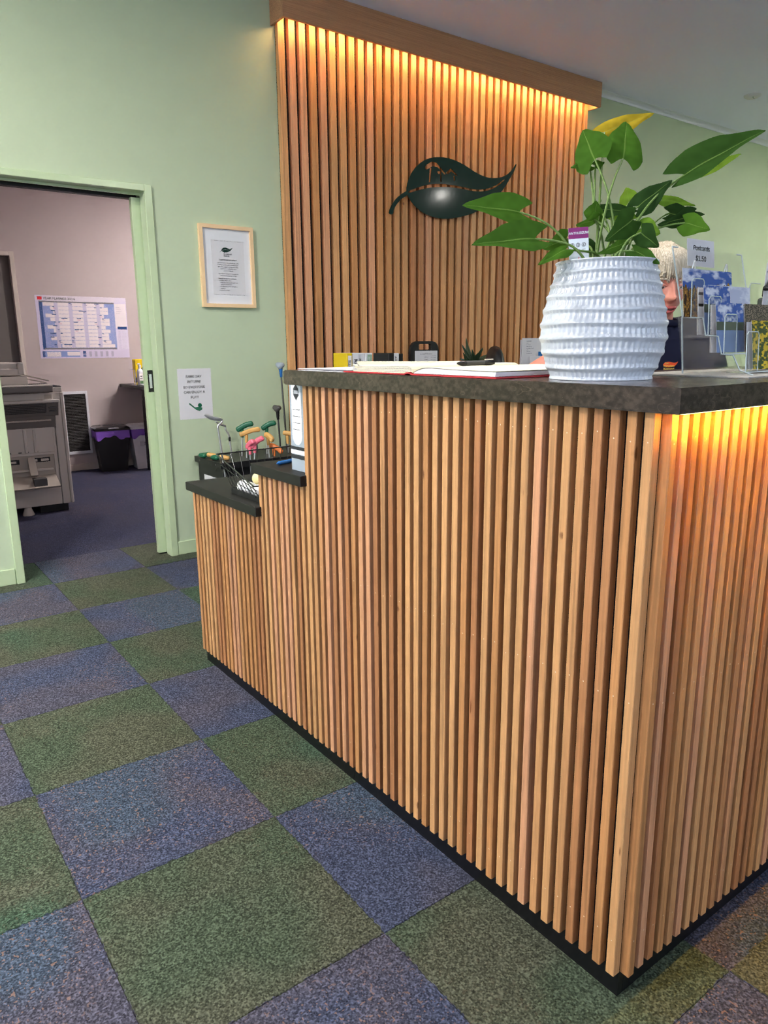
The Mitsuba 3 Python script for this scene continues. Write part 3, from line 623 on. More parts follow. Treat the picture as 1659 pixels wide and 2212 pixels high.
# bins
def bin_(name, cx_, cy_, body, lid, label, grp):
    t = thing(name, label, 'bin', grp)
    b = Manifold.hull_points(np.array([(sx * w, sy * d, z) for z, w, d in ((0, .125, .10), (.37, .158, .13)) for sx in (-1, 1) for sy in (-1, 1)] + [(sx * (w - .0), sy * (d - .0), z) for z, w, d in ((.03, .128, .103),) for sx in (-1, 1) for sy in (-1, 1)]))
    part(t, 'body', put(tm(b), frame((cx_, cy_, 0.0), (1, -.12, 0), (.12, 1, 0))), body)
    sk = []
    for z, w, d in ((.418, .164, .136), (.39, .167, .139)):
        sk += [(sx * w, sy * d, z) for sx in (-1, 1) for sy in (-1, 1)]
    n = 60
    ring = []
    rr = random.Random(5)
    top_ = []; low = []
    for i in range(n):
        a = i / n * 8
        side, u_ = int(a // 2), (a % 2) - 1
        w, d = .166, .138
        P = [(u_ * w, -d), (w, u_ * d), (-u_ * w, d), (-w, -u_ * d)][side]
        top_.append((P[0], P[1], .418)); k2 = 1 + .02 * math.sin(i * 1.7)
        low.append((P[0] * k2 * .985, P[1] * k2 * .985, .345 - .018 * math.sin(i * .55 + 1) - .012 * math.sin(i * 1.3)))
    v = np.array(top_ + low); f = []
    for i in range(n):
        j = (i + 1) % n; f += [[i, n + i, n + j], [i, n + j, j]]
    part(t, 'bag', put(trimesh.Trimesh(v, f, process=False), frame((cx_, cy_, 0), (1, -.12, 0), (.12, 1, 0))), 'm_purple', smooth=True, label='purple bin bag folded over the rim')
    L_ = Manifold.hull_points(np.array([(sx * w, sy * d, z) for z, w, d in ((.418, .17, .142), (.440, .17, .142), (.456, .15, .12)) for sx in (-1, 1) for sy in (-1, 1)]))
    part(t, 'lid', put(tm(L_), frame((cx_, cy_, 0), (1, -.12, 0), (.12, 1, 0))), lid)
    part(t, 'lid_handle', put(cat(rbox(-.04, .06, -.152, -.13, .436, .448, .004, 8)), frame((cx_, cy_, 0), (1, -.12, 0), (.12, 1, 0))), 'm_white' if lid != 'm_black_gloss' else 'm_chrome')
    return t
bin_('waste_bin', 1.40, 3.62, 'm_black', 'm_black_gloss', 'black waste bin with a black lid and purple bag in the office', None)
wb = bin_('waste_bin', 1.745, 3.58, 'm_white', 'm_white', 'pale waste bin with a white lid and purple bag behind the door jamb', None)
M = frame((1.64, 3.4600, .24), (1, -.12, -.0), (0, -.22, 1))
part(wb, 'label_plate', put(box(0, .10, 0, .055, -.004, .004), M), 'm_paper', label='small printed label')
lettering(wb, [("Waste", .013, .045, .03, 0, True), ("Bin", .013, .045, .010, 0, True)], (lambda A: (A.__setitem__((1, 3), A[1, 3] - 0.0045), A)[1])(M.copy()))
# dark desk with small things
dk_ = thing('office_desk', 'dark desk against the office wall beside the bins', 'desk')
part(dk_, 'top', cbox(1.585, 2.9, 3.02, 3.79, .835, .866, .003), 'm_black')
part(dk_, 'side_panel', cbox(2.10, 2.13, 3.10, 3.78, 0, .835, .002), 'm_black')
part(dk_, 'leg', cbox(1.668, 1.705, 3.33, 3.37, .0, .835, .003), 'm_black_gloss')
bo = thing('pump_bottle', 'white pump bottle with a printed label at the desk edge', 'bottle')
part(bo, 'bottle_body', lathe([(0, 0), (.030, 0), (.032, .01), (.032, .13), (.022, .155), (.012, .162), (.012, .175), (0, .175)], 28, (1.668, 3.36, .8665)), 'm_white', smooth=40)
part(bo, 'pump', cat(lathe([(0, 0), (.014, 0), (.014, .02), (.006, .024), (.006, .04), (0, .04)], 16, (1.668, 3.36, 1.0415)), tube([(1.668, 3.36, 1.078), (1.65, 3.345, 1.078), (1.64, 3.337, 1.07)], .005)), 'm_white')
M = frame((1.648, 3.3268, .882), (1, 0, 0), (0, 0, 1))
add_art(bo, 'label', [(0, 0, .04, .10, (232, 228, 222)), (.004, .0, .036, .03, (90, 134, 84)), (.006, .05, .034, .056, (110, 110, 110)), (.006, .07, .03, .078, (80, 80, 80))], M, .0006)
yb_ = thing('striped_pack', 'yellow and black striped pack behind the pump bottle', 'pack')
part(yb_, 'pack', cbox(1.655, 1.76, 3.46, 3.54, .8665, 1.12, .006), 'm_yellow')
part(yb_, 'stripe', cat(*[put(box(-.015, .015, -.07, .07, -.0006, .0006), frame((1.69 + .04 * k, 3.459, .95 + .06 * k), (1, 0, -.8), (.8, 0, 1))) for k in range(3)]), 'm_black')
ah = thing('leaflet_holder', 'clear plastic leaflet holder at the left end of the office desk', 'holder')
part(ah, 'panel', cat(box(1.60, 1.603, 3.30, 3.44, .8665, 1.02), box(1.60, 1.64, 3.30, 3.303, .8665, .98)), 'm_acrylic')
part(ah, 'rim', tube([(1.60, 3.30, .868), (1.60, 3.30, 1.02), (1.60, 3.44, 1.02)], .002, 6), 'm_acrylic_glint')  # rod in the painted glint colour

# ================================================================== ON THE LEDGES
# grey lever arch file
lf = thing('lever_arch_file', 'grey lever arch file standing on the upper black ledge under the worktop end', 'file')
fy0, fy1, fxx, fz0_, fz1_ = -2.288, -2.196, 0.262, 0.8845, 1.1345
part(lf, 'cover', cat(cbox(fxx, fxx + .003, fy0, fy1, fz0_, fz1_, .001)), 'm_grey_file', label='grey spine')
part(lf, 'cover', cbox(fxx + .003, .54, fy1 - .003, fy1, fz0_, fz1_, .001), 'm_grey_file')
part(lf, 'cover', cbox(fxx + .003, .54, fy0, fy0 + .003, fz0_, fz1_, .001), 'm_grey_file')
part(lf, 'pages', box(fxx + .02, .53, fy0 + .012, fy1 - .012, fz0_ + .006, fz1_ - .02), 'm_paper')
M = frame((fxx - 0.0002, fy1, fz0_), (0, -1, 0), (0, 0, 1))
W_ = fy1 - fy0
lab = unary_union([sbox(.012, .105, .068, .25), Point(.04, .105).buffer(.028)])
q = [(lab, (226, 230, 234)), (0, .062, W_, .072, (40, 42, 46)), (0, .050, W_, .062, (232, 236, 240)), (0, .036, W_, .048, (40, 42, 46))]
for k in range(4): q.append((.018, .178 - .019 * k, .06, .1795 - .019 * k, (40, 42, 46)))
q.append((Polygon([(.025, .238), (.040, .252), (.055, .238), (.055, .220), (.040, .205), (.025, .220)]).buffer(0), (44, 46, 50)))
q.append((.028, .224, .052, .234, (150, 154, 160)))
add_art(lf, 'spine_label', q, M, .0006)
# blue pen on the ledge
bp = thing('ballpoint_pen', 'blue pen lying on the upper black ledge behind the grey file', 'pen')
part(bp, 'barrel', tube(curve([(.272, -2.099, .8905), (.40, -2.052, .8905)], 6), .0058, 12), 'm_blue', smooth=50)
part(bp, 'tip', tube(curve([(.272, -2.099, .8905), (.262, -2.103, .8905)], 3), [.0058, .004, .0016], 12), 'm_blue', smooth=50)
# wire basket
wk = thing('wire_basket', 'black wire basket of golf balls on the lower black ledge', 'basket')
zb = .7432
b0 = [(.266, -1.752), (.47, -1.752), (.47, -1.985), (.266, -1.985)]
hi = [(.262, -1.652, .868), (.58, -1.655, .872), (.56, -2.0, .80), (.235, -1.992, .805)]
part(wk, 'base_tray', cat(box(.266, .47, -1.985, -1.752, zb, zb + .003), box(.266, .269, -1.985, -1.752, zb, zb + .019), box(.266, .47, -1.755, -1.752, zb, zb + .019), box(.467, .47, -1.985, -1.752, zb, zb + .019)), 'm_black')
part(wk, 'rim', tube([hi[3], hi[0], hi[1], hi[2], hi[3]], .0026, 8, False), 'm_black_gloss')
B3 = [np.array([x, y, zb + .012]) for x, y in b0]; H3 = [np.array(h) for h in hi]
for s0, s1, nn in ((3, 0, 8), (0, 1, 9), (1, 2, 7)):
    for k in range(nn):
        t = (k + .5) / nn
        a = B3[s0] * (1 - t) + B3[s1] * t; b = H3[s0] * (1 - t) + H3[s1] * t
        part(wk, 'wire', tube([a, b], .0013, 6), 'm_black_gloss')
for lv in (.35, .68):
    pts = [B3[i] * (1 - lv) + H3[i] * lv for i in (3, 0, 1, 2)]
    part(wk, 'wire', tube(pts, .0013, 6), 'm_black_gloss')
for k, ((x, y, z), m_, lab_) in enumerate([((.291, -1.795, .771), 'm_golf', 'white golf ball at the left end of the wire basket'), ((.292, -1.842, .771), 'm_golf', 'white golf ball second from the left end of the wire basket'), ((.308, -1.880, .807), 'm_golf_yellow', 'cream golf ball resting on top of the others in the wire basket'),
                                          ((.290, -1.906, .771), 'm_golf', 'white golf ball nearest the battens in the wire basket'), ((.338, -1.82, .771), 'm_golf', 'white golf ball behind the front row in the wire basket'), ((.336, -1.90, .7715), 'm_golf', 'white golf ball behind the battens in the wire basket')]):
    m = ball((0, 0, 0), .0213, 4)
    d = m.vertices / .0213
    g = np.abs(np.sin(d[:, 0] * 26) * np.sin(d[:, 1] * 26 + 1) * np.sin(d[:, 2] * 26 + 2))
    m.vertices *= (1 - .012 * (g > .35))[:, None]; m.apply_translation((x, y, z))
    solo('golf_ball', m, m_, lab_, 'golf ball', 'golf balls in the wire basket', smooth=True)

# ================================================================== PUTTER STAND AND CLUBS
ps = thing('putter_stand', 'low black stand with holes holding upside-down golf clubs by the green wall', 'stand')
SX0, SX1, SY0, SY1, SZ = 0.883, 1.50, -0.269, 0.112, 0.599
holes = dict(iron=(.908, -.245), iron2=(1.106, .068), green1=(1.107, -.076), tan1=(1.096, -.16), pinkA=(1.082, -.235), pinkB=(1.105, -.243), green2=(1.267, -.089), tan2=(1.206, -.235), black=(1.436, .05), blue=(1.449, -.013), orange=(1.249, -.215), tan3=(1.388, -.141), dark=(1.271, .057), orange2=(1.40, -.21))
topm = Manifold.cube([SX1 - SX0, SY1 - SY0, .034]).translate([SX0, SY0, SZ - .034])
for hx, hy in holes.values():
    topm -= Manifold.cylinder(.1, .0075, .0075, 16).translate([hx, hy, SZ - .06])
part(ps, 'top', tm(topm), 'm_black', label='black top with holes')
part(ps, 'side_panel', cbox(SX0 + .022, SX0 + .04, SY0 + .03, SY1, 0, SZ - .0345, .002), 'm_black')
part(ps, 'side_panel', cbox(SX1 - .04, SX1 - .022, SY0 + .03, SY1, 0, SZ - .0345, .002), 'm_black')
part(ps, 'front_rail', cbox(SX0 + .04, SX1 - .04, SY0 + .034, SY0 + .05, .30, SZ - .0345, .002), 'm_black')
part(ps, 'back_panel', box(SX0 + .04, SX1 - .04, SY1 - .012, SY1, 0, SZ - .0345), 'm_black_board')
for y in (-.20, .03):
    part(ps, 'screw', ball((SX0 + .001, y, SZ - .017), .005, 1), 'm_darkgrey')
part(ps, 'shelf', box(SX0 + .04, SX1 - .04, SY0 + .05, SY1 - .012, .10, .115), 'm_black')
sc_ = thing('score_card_sheet', 'white sheet fixed to the side of the black putter stand', 'paper')
part(sc_, 'sheet', put(box(-.10, .10, -.14, .0, -.0005, .0005), frame((SX0 + .0212, -.07, .497), (0, -1, 0), (0, 0, 1))), 'm_paper')

def rod(a, b, r=.0042):
    return tube([a, b], r, 10)
GRP = 'golf clubs in the black stand'
def putter(name, hole, ztop, lean, head_dir, mat_, label, hosel=.055, width=.026, length=.105, thick=.024, two=False):
    """a club standing grip down: thin shaft, coloured hosel, rounded bar head"""
    hx, hy = holes[hole]
    t = thing(name, label, 'golf club', GRP)
    b = np.array([hx, hy, SZ - .30]); e = np.array([hx + lean[0], hy + lean[1], ztop])
    k = (SZ - b[2]) / (e[2] - b[2]); b[:2] = np.array([hx, hy]) - (e[:2] - np.array([hx, hy])) * (SZ - b[2]) / max(e[2] - SZ, .05) * 0.0
    ax = (e - np.array([hx, hy, SZ])); ax /= np.linalg.norm(ax)
    p0 = np.array([hx, hy, SZ]) - ax * .22
    part(t, 'shaft', rod(p0, e - ax * (hosel * .6)), 'm_chrome', smooth=50, label='steel shaft')
    part(t, 'hosel', tube([e - ax * hosel, e - ax * .008], [.0085, .0105], 12), mat_, smooth=50)
    d = np.array(head_dir, float); d /= np.linalg.norm(d)
    u = np.cross(d, [0, 0, 1.0]); u /= np.linalg.norm(u)
    w = np.cross(u, d)
    S = Manifold.sphere(thick / 2, 14)
    def P(a, b_, c_): return (e + d * a + u * b_ + w * c_).tolist()
    hs = []
    cl = [(-.3, 0), (.1, .004), (.4, .004), (.7, -.002)]
    for (a0, c0), (a1, c1) in zip(cl[:-1], cl[1:]):
        hs.append(Manifold.batch_hull([S.translate(P(a * length, o, c + cz)) for a, c in ((a0, c0), (a1, c1)) for o in (-width / 2 + thick / 2, width / 2 - thick / 2 + .001) for cz in (0, .008)]))
    h = hs[0] + hs[1] + hs[2]
    part(t, 'head', tm(h), mat_, smooth=50)
    return t
putter('putter', 'green1', .765, (.010, 0), (.80, -.50, .42), 'm_putter_green', 'putter with a dark green head, left of the two green ones', length=.085)
putter('putter', 'green2', .762, (.006, 0), (.80, -.50, .45), 'm_putter_green', 'putter with a dark green head, right of the two green ones', length=.072)
putter('putter', 'tan1', .742, (.006, 0), (.86, -.35, .26), 'm_putter_tan', 'putter with a long tan head between the green and pink ones', length=.105, thick=.02)
putter('putter', 'pinkA', .678, (.0, 0), (.2, -.6, .55), 'm_putter_pink', 'pink headed putter, left one of the touching pink pair', length=.055, hosel=.05)
putter('putter', 'pinkB', .685, (.008, 0), (.72, -.35, .62), 'm_putter_pink', 'pink headed putter with its head tilted up, right one of the pink pair', length=.075, hosel=.05)
putter('putter', 'tan2', .722, (-.004, 0), (.15, -.92, -.38), 'm_putter_tan', 'putter with a tan head pointing down beside the right green one', length=.06, hosel=.05)
putter('putter', 'orange', .652, (-.002, 0), (.62, -.62, -.50), 'm_putter_orange', 'putter with an orange head behind the basket rim', length=.075, hosel=.05, thick=.02)
putter('putter', 'orange2', .640, (.0, 0), (.5, -.7, .1), 'm_putter_orange', 'putter with an orange head half hidden by the grey file', length=.06, hosel=.04)
putter('putter', 'tan3', .715, (-.006, 0), (.7, -.6, -.25), 'm_putter_tan', 'putter with a small tan head beside the grey file', length=.06, hosel=.06, thick=.018)
# irons
def iron(hole, lean, ztop, pts, label):
    hx, hy = holes[hole]
    t = thing('iron_club', label, 'golf club', GRP)
    e = np.array([hx + lean[0], hy + lean[1], ztop]); ax = e - np.array([hx, hy, SZ]); ax /= np.linalg.norm(ax)
    part(t, 'shaft', rod(np.array([hx, hy, SZ]) - ax * .22, e, .0052), 'm_chrome', smooth=50)
    neck = [e + np.array(p) for p in pts[:3]]
    part(t, 'hosel', tube(curve([e] + neck, 10), np.linspace(.0062, .005, 10), 10), 'm_chrome', smooth=50)
    bl = [e + np.array(p) for p in pts[3:]]
    n_ = np.cross(bl[1] - bl[0], bl[2] - bl[0]); n_ /= np.linalg.norm(n_)
    c_ = np.mean(bl, 0)
    part(t, 'head', tm(Manifold.hull_points(np.array([p + n_ * .004 for p in bl] + [p - n_ * .002 for p in bl] + [c_ + n_ * .007]))), 'm_chrome', label='bright steel blade')
iron('iron', (-.02, 0), .80, [(.004, 0, .012), (.018, 0, .022), (.030, -.002, .035), (.034, -.002, .040), (.020, -.006, .052), (-.075, -.01, .078), (-.080, -.01, .072), (-.05, -.004, .050), (.01, -.002, .034)], 'steel iron club with its blade up, at the left end of the stand')
iron('iron2', (-.012, 0), .705, [(-.006, 0, .02), (-.02, 0, .045), (-.02, 0, .058), (-.018, 0, .055), (-.018, 0, .068), (-.085, -.02, .098), (-.092, -.02, .092), (-.06, -.012, .072)], 'smaller steel iron club leaning behind the first one')
part('iron_club_001', 'ferrule', tube([(1.098, .068, .675), (1.0965, .068, .70)], .0068, 12), 'm_black')
def stickclub(hole, lean, ztop, mat_, label, capmat):
    hx, hy = holes[hole]
    t = thing('golf_club', label, 'golf club', GRP)
    e = np.array([hx + lean[0], hy, ztop]); ax = e - np.array([hx, hy, SZ]); ax /= np.linalg.norm(ax)
    part(t, 'shaft', rod(np.array([hx, hy, SZ]) - ax * .2, e - ax * .06, .0055), 'm_steel', smooth=50)
    part(t, 'hosel', tube([e - ax * .075, e - ax * .02], [.008, .0125], 12), mat_, smooth=50)
    h = Manifold.batch_hull([Manifold.sphere(.0155, 16).translate((e + np.array(o)).tolist()) for o in ((-.004, 0, -.014), (.006, -.012, -.002), (-.006, .02, .0), (.004, .02, -.012))])
    part(t, 'head', tm(h), capmat, smooth=50)
stickclub('black', (-.012, 0), .862, 'm_black', 'golf club with a black hosel and rounded dark head near the corner', 'm_darkgrey')
stickclub('blue', (-.025, 0), 1.128, 'm_blue', 'tallest golf club, with a blue hosel and pale grey head', 'm_grey_file')
dkk = thing('iron_club', 'thin dark club half hidden behind the pink pair', 'golf club', GRP)
part(dkk, 'shaft', rod((1.271, .057, .42), (1.276, .057, .655), .0042), 'm_steel')
part(dkk, 'head', tube(curve([(1.276, .057, .65), (1.285, .054, .672), (1.305, .05, .682)], 6), [.006, .006, .006, .005, .004, .003], 10), 'm_darkgrey', smooth=50)
for x, y, m1, r_, lab_ in ((.915, .0, 'm_putter_green', .9, 'mottled green and brown putter head lying at the left back of the stand'), (.935, -.13, 'm_putter_green', 1.0, 'green and tan putter head lying at the front left of the stand')):
    t = thing('spare_putter', lab_, 'golf club')
    S = Manifold.sphere(.013, 14)
    part(t, 'head', tm(Manifold.batch_hull([S.translate(p) for p in ((x - .03, y + .02, SZ + .014), (x + .01, y - .005, SZ + .02), (x - .02, y - .01, SZ + .014))])), m1, smooth=50)
    part(t, 'neck', tm(Manifold.batch_hull([S.translate(p) for p in ((x + .015, y - .02, SZ + .014), (x + .03, y - .05, SZ + .0135), (x + .0, y - .03, SZ + .02))])), 'm_putter_tan', smooth=50)

# ================================================================== ON THE WORKTOP
# open ledger with red cover: profile in (Y, Z), extruded along X
ld = thing('ledger', 'big open ledger with cream pages and a red cover on the worktop', 'book')
BXa, BXb = .236, .575
def yzprism(pts, x0=BXa, x1=BXb):
    return prism(Polygon(pts).buffer(0), x1 - x0, np.array([[0, 0, 1, x0], [1, 0, 0, 0], [0, 1, 0, 0], [0, 0, 0, 1.0]]))
def ribbon(line, th):
    p = np.array(line); t = np.gradient(p, axis=0); n = np.stack([-t[:, 1], t[:, 0]], 1); n /= np.linalg.norm(n, axis=1)[:, None]
    return np.vstack([p + n * th / 2, (p - n * th / 2)[::-1]])
zc = ZT + .0003
cov = curve([(-2.53, zc + .002), (-2.66, zc + .002), (-2.775, zc + .002), (-2.788, zc + .006), (-2.798, zc + .003), (-2.806, zc + .002), (-2.93, zc + .002), (-3.063, zc + .002)], 60)
part(ld, 'cover', yzprism(ribbon(cov, .003), BXa - .004, BXb + .004), 'm_red', label='red cover')
nl = 9
for k in range(nl):
    t = k / (nl - 1)
    tipz = .005 + .022 * t ** 1.3; tipy = -2.568 + .012 * math.sin(k * 2.3) - .012 * t
    def prof_(s_):
        c_ = (1 - s_) ** 1.3                                        # the near corner curls up, the far one lies flat
        return curve([(tipy, zc + .005 + .016 * t * (1 - c_) + (tipz - .005) * c_), (-2.60, zc + .0045 + .0125 * t), (-2.64, zc + .0045 + .0125 * t), (-2.70, zc + .0045 + .0135 * t), (-2.76, zc + .0045 + .0150 * t), (-2.785, zc + .0065 + .013 * t), (-2.797, zc + .009 + .005 * t), (-2.802, zc + .006)], 30)
    rows_ = [ribbon(prof_(q_), .0021) for q_ in np.linspace(0, 1, 7)]
    V_ = np.vstack([np.c_[np.full(len(r_), x_), r_] for r_, x_ in zip(rows_, np.linspace(BXa, BXb, 7))]); n_ = len(rows_[0]); F_l = []
    for a_ in range(6):
        for b_ in range(n_):
            c1 = (b_ + 1) % n_
            F_l += [[a_ * n_ + b_, a_ * n_ + c1, (a_ + 1) * n_ + c1], [a_ * n_ + b_, (a_ + 1) * n_ + c1, (a_ + 1) * n_ + b_]]
    for a_ in (0, 6):
        for b_ in range(n_ // 2 - 1):
            F_l += [[a_ * n_ + b_, a_ * n_ + b_ + 1, a_ * n_ + n_ - 2 - b_], [a_ * n_ + b_, a_ * n_ + n_ - 2 - b_, a_ * n_ + n_ - 1 - b_]]
    part(ld, 'page_bundle', trimesh.Trimesh(V_, F_l, process=False), 'm_cream' if k == nl - 1 else ('m_page_grey' if k % 2 else 'm_cream'))
rt = [(-2.803, zc + .0042), (-3.056, zc + .0042), (-3.058, zc + .0125), (-2.98, zc + .0135), (-2.92, zc + .0145), (-2.86, zc + .0165), (-2.835, zc + .0150), (-2.812, zc + .009)]
part(ld, 'page_block', yzprism(rt, BXa + .001, BXb - .001), 'm_paper', label='right hand block of pages')
tp = curve([(-2.804, zc + .0065), (-2.815, zc + .0115), (-2.835, zc + .0165), (-2.86, zc + .0178), (-2.92, zc + .0158), (-2.98, zc + .0148), (-3.060, zc + .0142)], 40)
part(ld, 'top_page', yzprism(ribbon(tp, .0006), BXa, BXb + .003), 'm_cream', label='cream top page')
rr = random.Random(9)
wl_ = []
for k in range(26):
    x = BXa + .03 + .011 * k
    wl_.append(box(x, x + .0006, -3.04, -2.88, 0, .0002))
pen = thing('marker_pen', 'dark grey pen lying on the open ledger', 'pen')
a, b = np.array([.362, -2.836, zc + .0240]), np.array([.462, -2.846, zc + .0243])
dv = (b - a) / np.linalg.norm(b - a)
part(pen, 'barrel', tube(curve([a, a + dv * .052], 5), .0056, 14), 'm_darkgrey', smooth=50)
part(pen, 'grip', tube(curve([a - dv * .0, a - dv * .015, a - dv * .024], 6), [.0058, .006, .0058, .005, .0035, .0015], 14), 'm_black_gloss', smooth=50)
part(pen, 'cap', tube(curve([a + dv * .052, a + dv * .082], 5), [.0058, .0062, .0062, .0058, .004], 14), 'm_black_gloss', smooth=50)
part(pen, 'clip', tube([a + dv * .079 + np.array([0, 0, .0075]), a + dv * .055 + np.array([0, 0, .0072])], .0013, 8), 'm_chrome')
# loose papers
pg = thing('paper_stack', 'loose white papers at the far end of the worktop', 'papers')
for k, (x0, y0, dx, dy, rot) in enumerate(((.228, -2.55, .22, .25, .02), (.236, -2.57, .20, .27, -.03), (.24, -2.545, .215, .255, .05), (.228, -2.60, .22, .27, -.01))):
    part(pg, 'sheet', put(box(0, dx, 0, dy, 0, .0009), frame((x0 + .01, y0, ZT + .0004 + .0017 * k), (1, rot, 0), (-rot, 1, .0))), 'm_paper' if k != 1 else 'm_white')
# ------------------------------------------------------------------ pot and plant
PC = np.array([.382, -3.190, ZT])
plant = thing('potted_plant', 'leafy green plant in a ribbed white ceramic pot on the worktop', 'plant')
key = [(0, .091), (.010, .0945), (.03, .103), (.06, .1115), (.085, .1145), (.11, .1130), (.14, .1075), (.17, .1005), (.195, .0935), (.215, .0895), (.2235, .089)]
def pot_mesh():
    nt, nz = 288, 130
    zz = np.linspace(0, .2235, nz); base = np.interp(zz, *zip(*key))
    from scipy.ndimage import gaussian_filter1d
    base = gaussian_filter1d(base, 3, mode='nearest')
    th = np.arange(nt) / nt * 2 * np.pi
    edges = np.array([.0, .0225, .052, .080, .107, .133, .158, .181, .203, .2235]); V = []
    for z, b in zip(zz, base):
        i = min(np.searchsorted(edges, z, 'right') - 1, len(edges) - 2)
        u = (z - edges[i]) / (edges[i + 1] - edges[i])
        band = .0021 * math.cos(2 * math.pi * u) + .0008 * math.cos(4 * math.pi * u)          # rounded ridges between the bands
        lip = .0
        wav = .0013 * np.sin(3 * th + i * 1.3) * (1 if 0 < i < 8 else .3)
        fl = .0016 * math.sin(math.pi * min(max(u, 0), 1) ** .8) * np.cos(66 * th)
        r = b + band + lip + fl * (u < .93)
        zz_ = z + (wav if .004 < z < .2215 else 0 * wav)
        V.append(np.stack([r * np.cos(th), r * np.sin(th), np.broadcast_to(zz_, th.shape)], 1))
    for r, z in ((.0905, .2246), (.0875, .2250), (.0850, .2235), (.082, .20), (.0815, .19)):
        V.append(np.stack([r * np.cos(th), r * np.sin(th), np.full(nt, z)], 1))
    n = len(V); V = np.vstack(V); F = []
    i, j = np.meshgrid(np.arange(n - 1), np.arange(nt), indexing='ij'); j2 = (j + 1) % nt
    q = np.stack([i * nt + j, i * nt + j2, (i + 1) * nt + j2, (i + 1) * nt + j], -1).reshape(-1, 4)
    F = np.vstack([q[:, [0, 1, 2]], q[:, [0, 2, 3]]])
    V[:, 2] *= .943
    V = np.vstack([V, [[0, 0, 0]]]); c = len(V) - 1
    F = np.vstack([F, [[c, (k + 1) % nt, k] for k in range(nt)]])
    m = trimesh.Trimesh(V, F, process=False); m.apply_translation(PC + [0, 0, .0002]); return m
part(plant, 'pot', pot_mesh(), 'm_glaze', smooth=True, label='ribbed white glazed pot')
part(plant, 'soil', lathe([(0, .184), (.05, .186), (.0817, .182), (.0817, .174), (0, .174)], 40, PC), 'm_soil', smooth=30)
LEAVES = [
((0.254, -3.089, 1.477),(0.155, -3.05, 1.49),0.050,-34,0.33,.75),
((0.247, -3.136, 1.425),(0.137, -3.095, 1.419),0.052,-38,0.28,.8),
((0.405, -3.133, 1.577),(0.427, -3.078, 1.647),0.074,15,0.30),
((0.457, -3.157, 1.58),(0.524, -3.116, 1.673),0.074,20,0.35),
((0.510, -3.070, 1.652),(0.615, -3.113, 1.702),0.040,28,0.90,.3),
((0.536, -3.238, 1.547),(0.604, -3.344, 1.62),0.056,42,0.20,.85),
((0.615, -3.201, 1.567),(0.725, -3.247, 1.601),0.032,40,0.70),
((0.449, -3.203, 1.489),(0.487, -3.244, 1.535),0.044,26,0.10,.3),
((0.57, -3.17, 1.517),(0.646, -3.201, 1.516),0.022,50,0.60),
((0.542, -3.209, 1.485),(0.573, -3.261, 1.474),0.032,50,0.10),
((0.531, -3.255, 1.473),(0.458, -3.247, 1.449),0.029,40,0.12),
((0.504, -3.266, 1.457),(0.52, -3.307, 1.443),0.042,20,0.50),
((0.389, -3.152, 1.468),(0.399, -3.15, 1.503),0.038,40,0.45),
((0.389, -3.152, 1.468),(0.345, -3.15, 1.452),0.021,50,0.45),
((0.416, -3.141, 1.488),(0.458, -3.197, 1.488),0.026,50,0.15),
((0.467, -3.127, 1.491),(0.511, -3.163, 1.477),0.029,40,0.55),
((0.41, -3.221, 1.461),(0.343, -3.221, 1.421),0.050,15,0.20),
((0.429, -3.226, 1.446),(0.447, -3.255, 1.437),0.044,25,0.60),
((0.392, -3.253, 1.433),(0.402, -3.282, 1.406),0.041,20,0.15),
((0.388, -3.243, 1.403),(0.399, -3.290, 1.381),0.029,35,0.25),
((0.358, -3.113, 1.436),(0.307, -3.107, 1.415),0.038,20,0.35),
((0.289, -3.172, 1.406),(0.223, -3.169, 1.382),0.023,40,0.40),
((0.418, -3.109, 1.427),(0.44, -3.129, 1.413),0.036,30,0.10),
((0.509, -3.139, 1.512),(0.517, -3.123, 1.544),0.038,10,0.70),
((0.431, -3.101, 1.576),(0.386, -3.095, 1.571),0.016,55,0.35),
((0.422, -3.122, 1.571),(0.437, -3.131, 1.578),0.017,45,0.30),
((0.402, -3.213, 1.423),(0.337, -3.211, 1.395),0.020,50,0.30),
]
def leaf_mesh(B, Tp, W, tilt, tone, fold=.35, droop=.10):
    B, Tp = np.array(B), np.array(Tp); ax = Tp - B; L = np.linalg.norm(ax); ax /= L
    tocam = np.array([CX, CY, CZ]) - B; tocam /= np.linalg.norm(tocam)
    side = np.cross(ax, tocam); side /= np.linalg.norm(side); nrm = np.cross(side, ax)
    t_ = math.radians(tilt)
    s2 = side * math.cos(t_) + nrm * math.sin(t_); n2 = nrm * math.cos(t_) - side * math.sin(t_)
    Wt = W / max(math.cos(t_), .5) * .5                       # half width
    nu, nv = 14, 18; v, uv = [], []
    for i in range(nv + 1):
        t = i / nv
        hw = Wt * ((min(t / .24, 1)) ** .45 * .35 + .65) * (1 - max(t - .24, 0) / .76) ** .72 if t < 1 else 0
        hw *= 1 - .18 * math.sin(math.pi * min(max((t - .55) / .45, 0), 1))
        for j in range(-nu // 2, nu // 2 + 1):
            u = j / (nu / 2)
            back = .34 * L * (abs(u) ** 1.4) * (1 - t) ** 2.2 * (1 - .55 * abs(u) ** 6)
            lobe = 1 - .10 * abs(u) ** 4 * (1 - t) ** 4
            x = t * L - back; y = u * hw * lobe
            h = fold * abs(y) - .9 * y * y / max(Wt, 1e-4) * .5 - droop * L * (t ** 2) + .0012 * math.sin(t * 9 + u * 3)
            v.append(B + ax * x + s2 * y + n2 * h); uv.append((u, tone))
    m = nu + 1; f = []
    for i in range(nv):
        for j in range(nu):
            a, b, c, d = i * m + j, i * m + j + 1, (i + 1) * m + j + 1, (i + 1) * m + j
            f += [[a, b, c], [a, c, d]]
    return trimesh.Trimesh(np.array(v), np.array(f), process=False), np.array(uv)
r4 = random.Random(11)
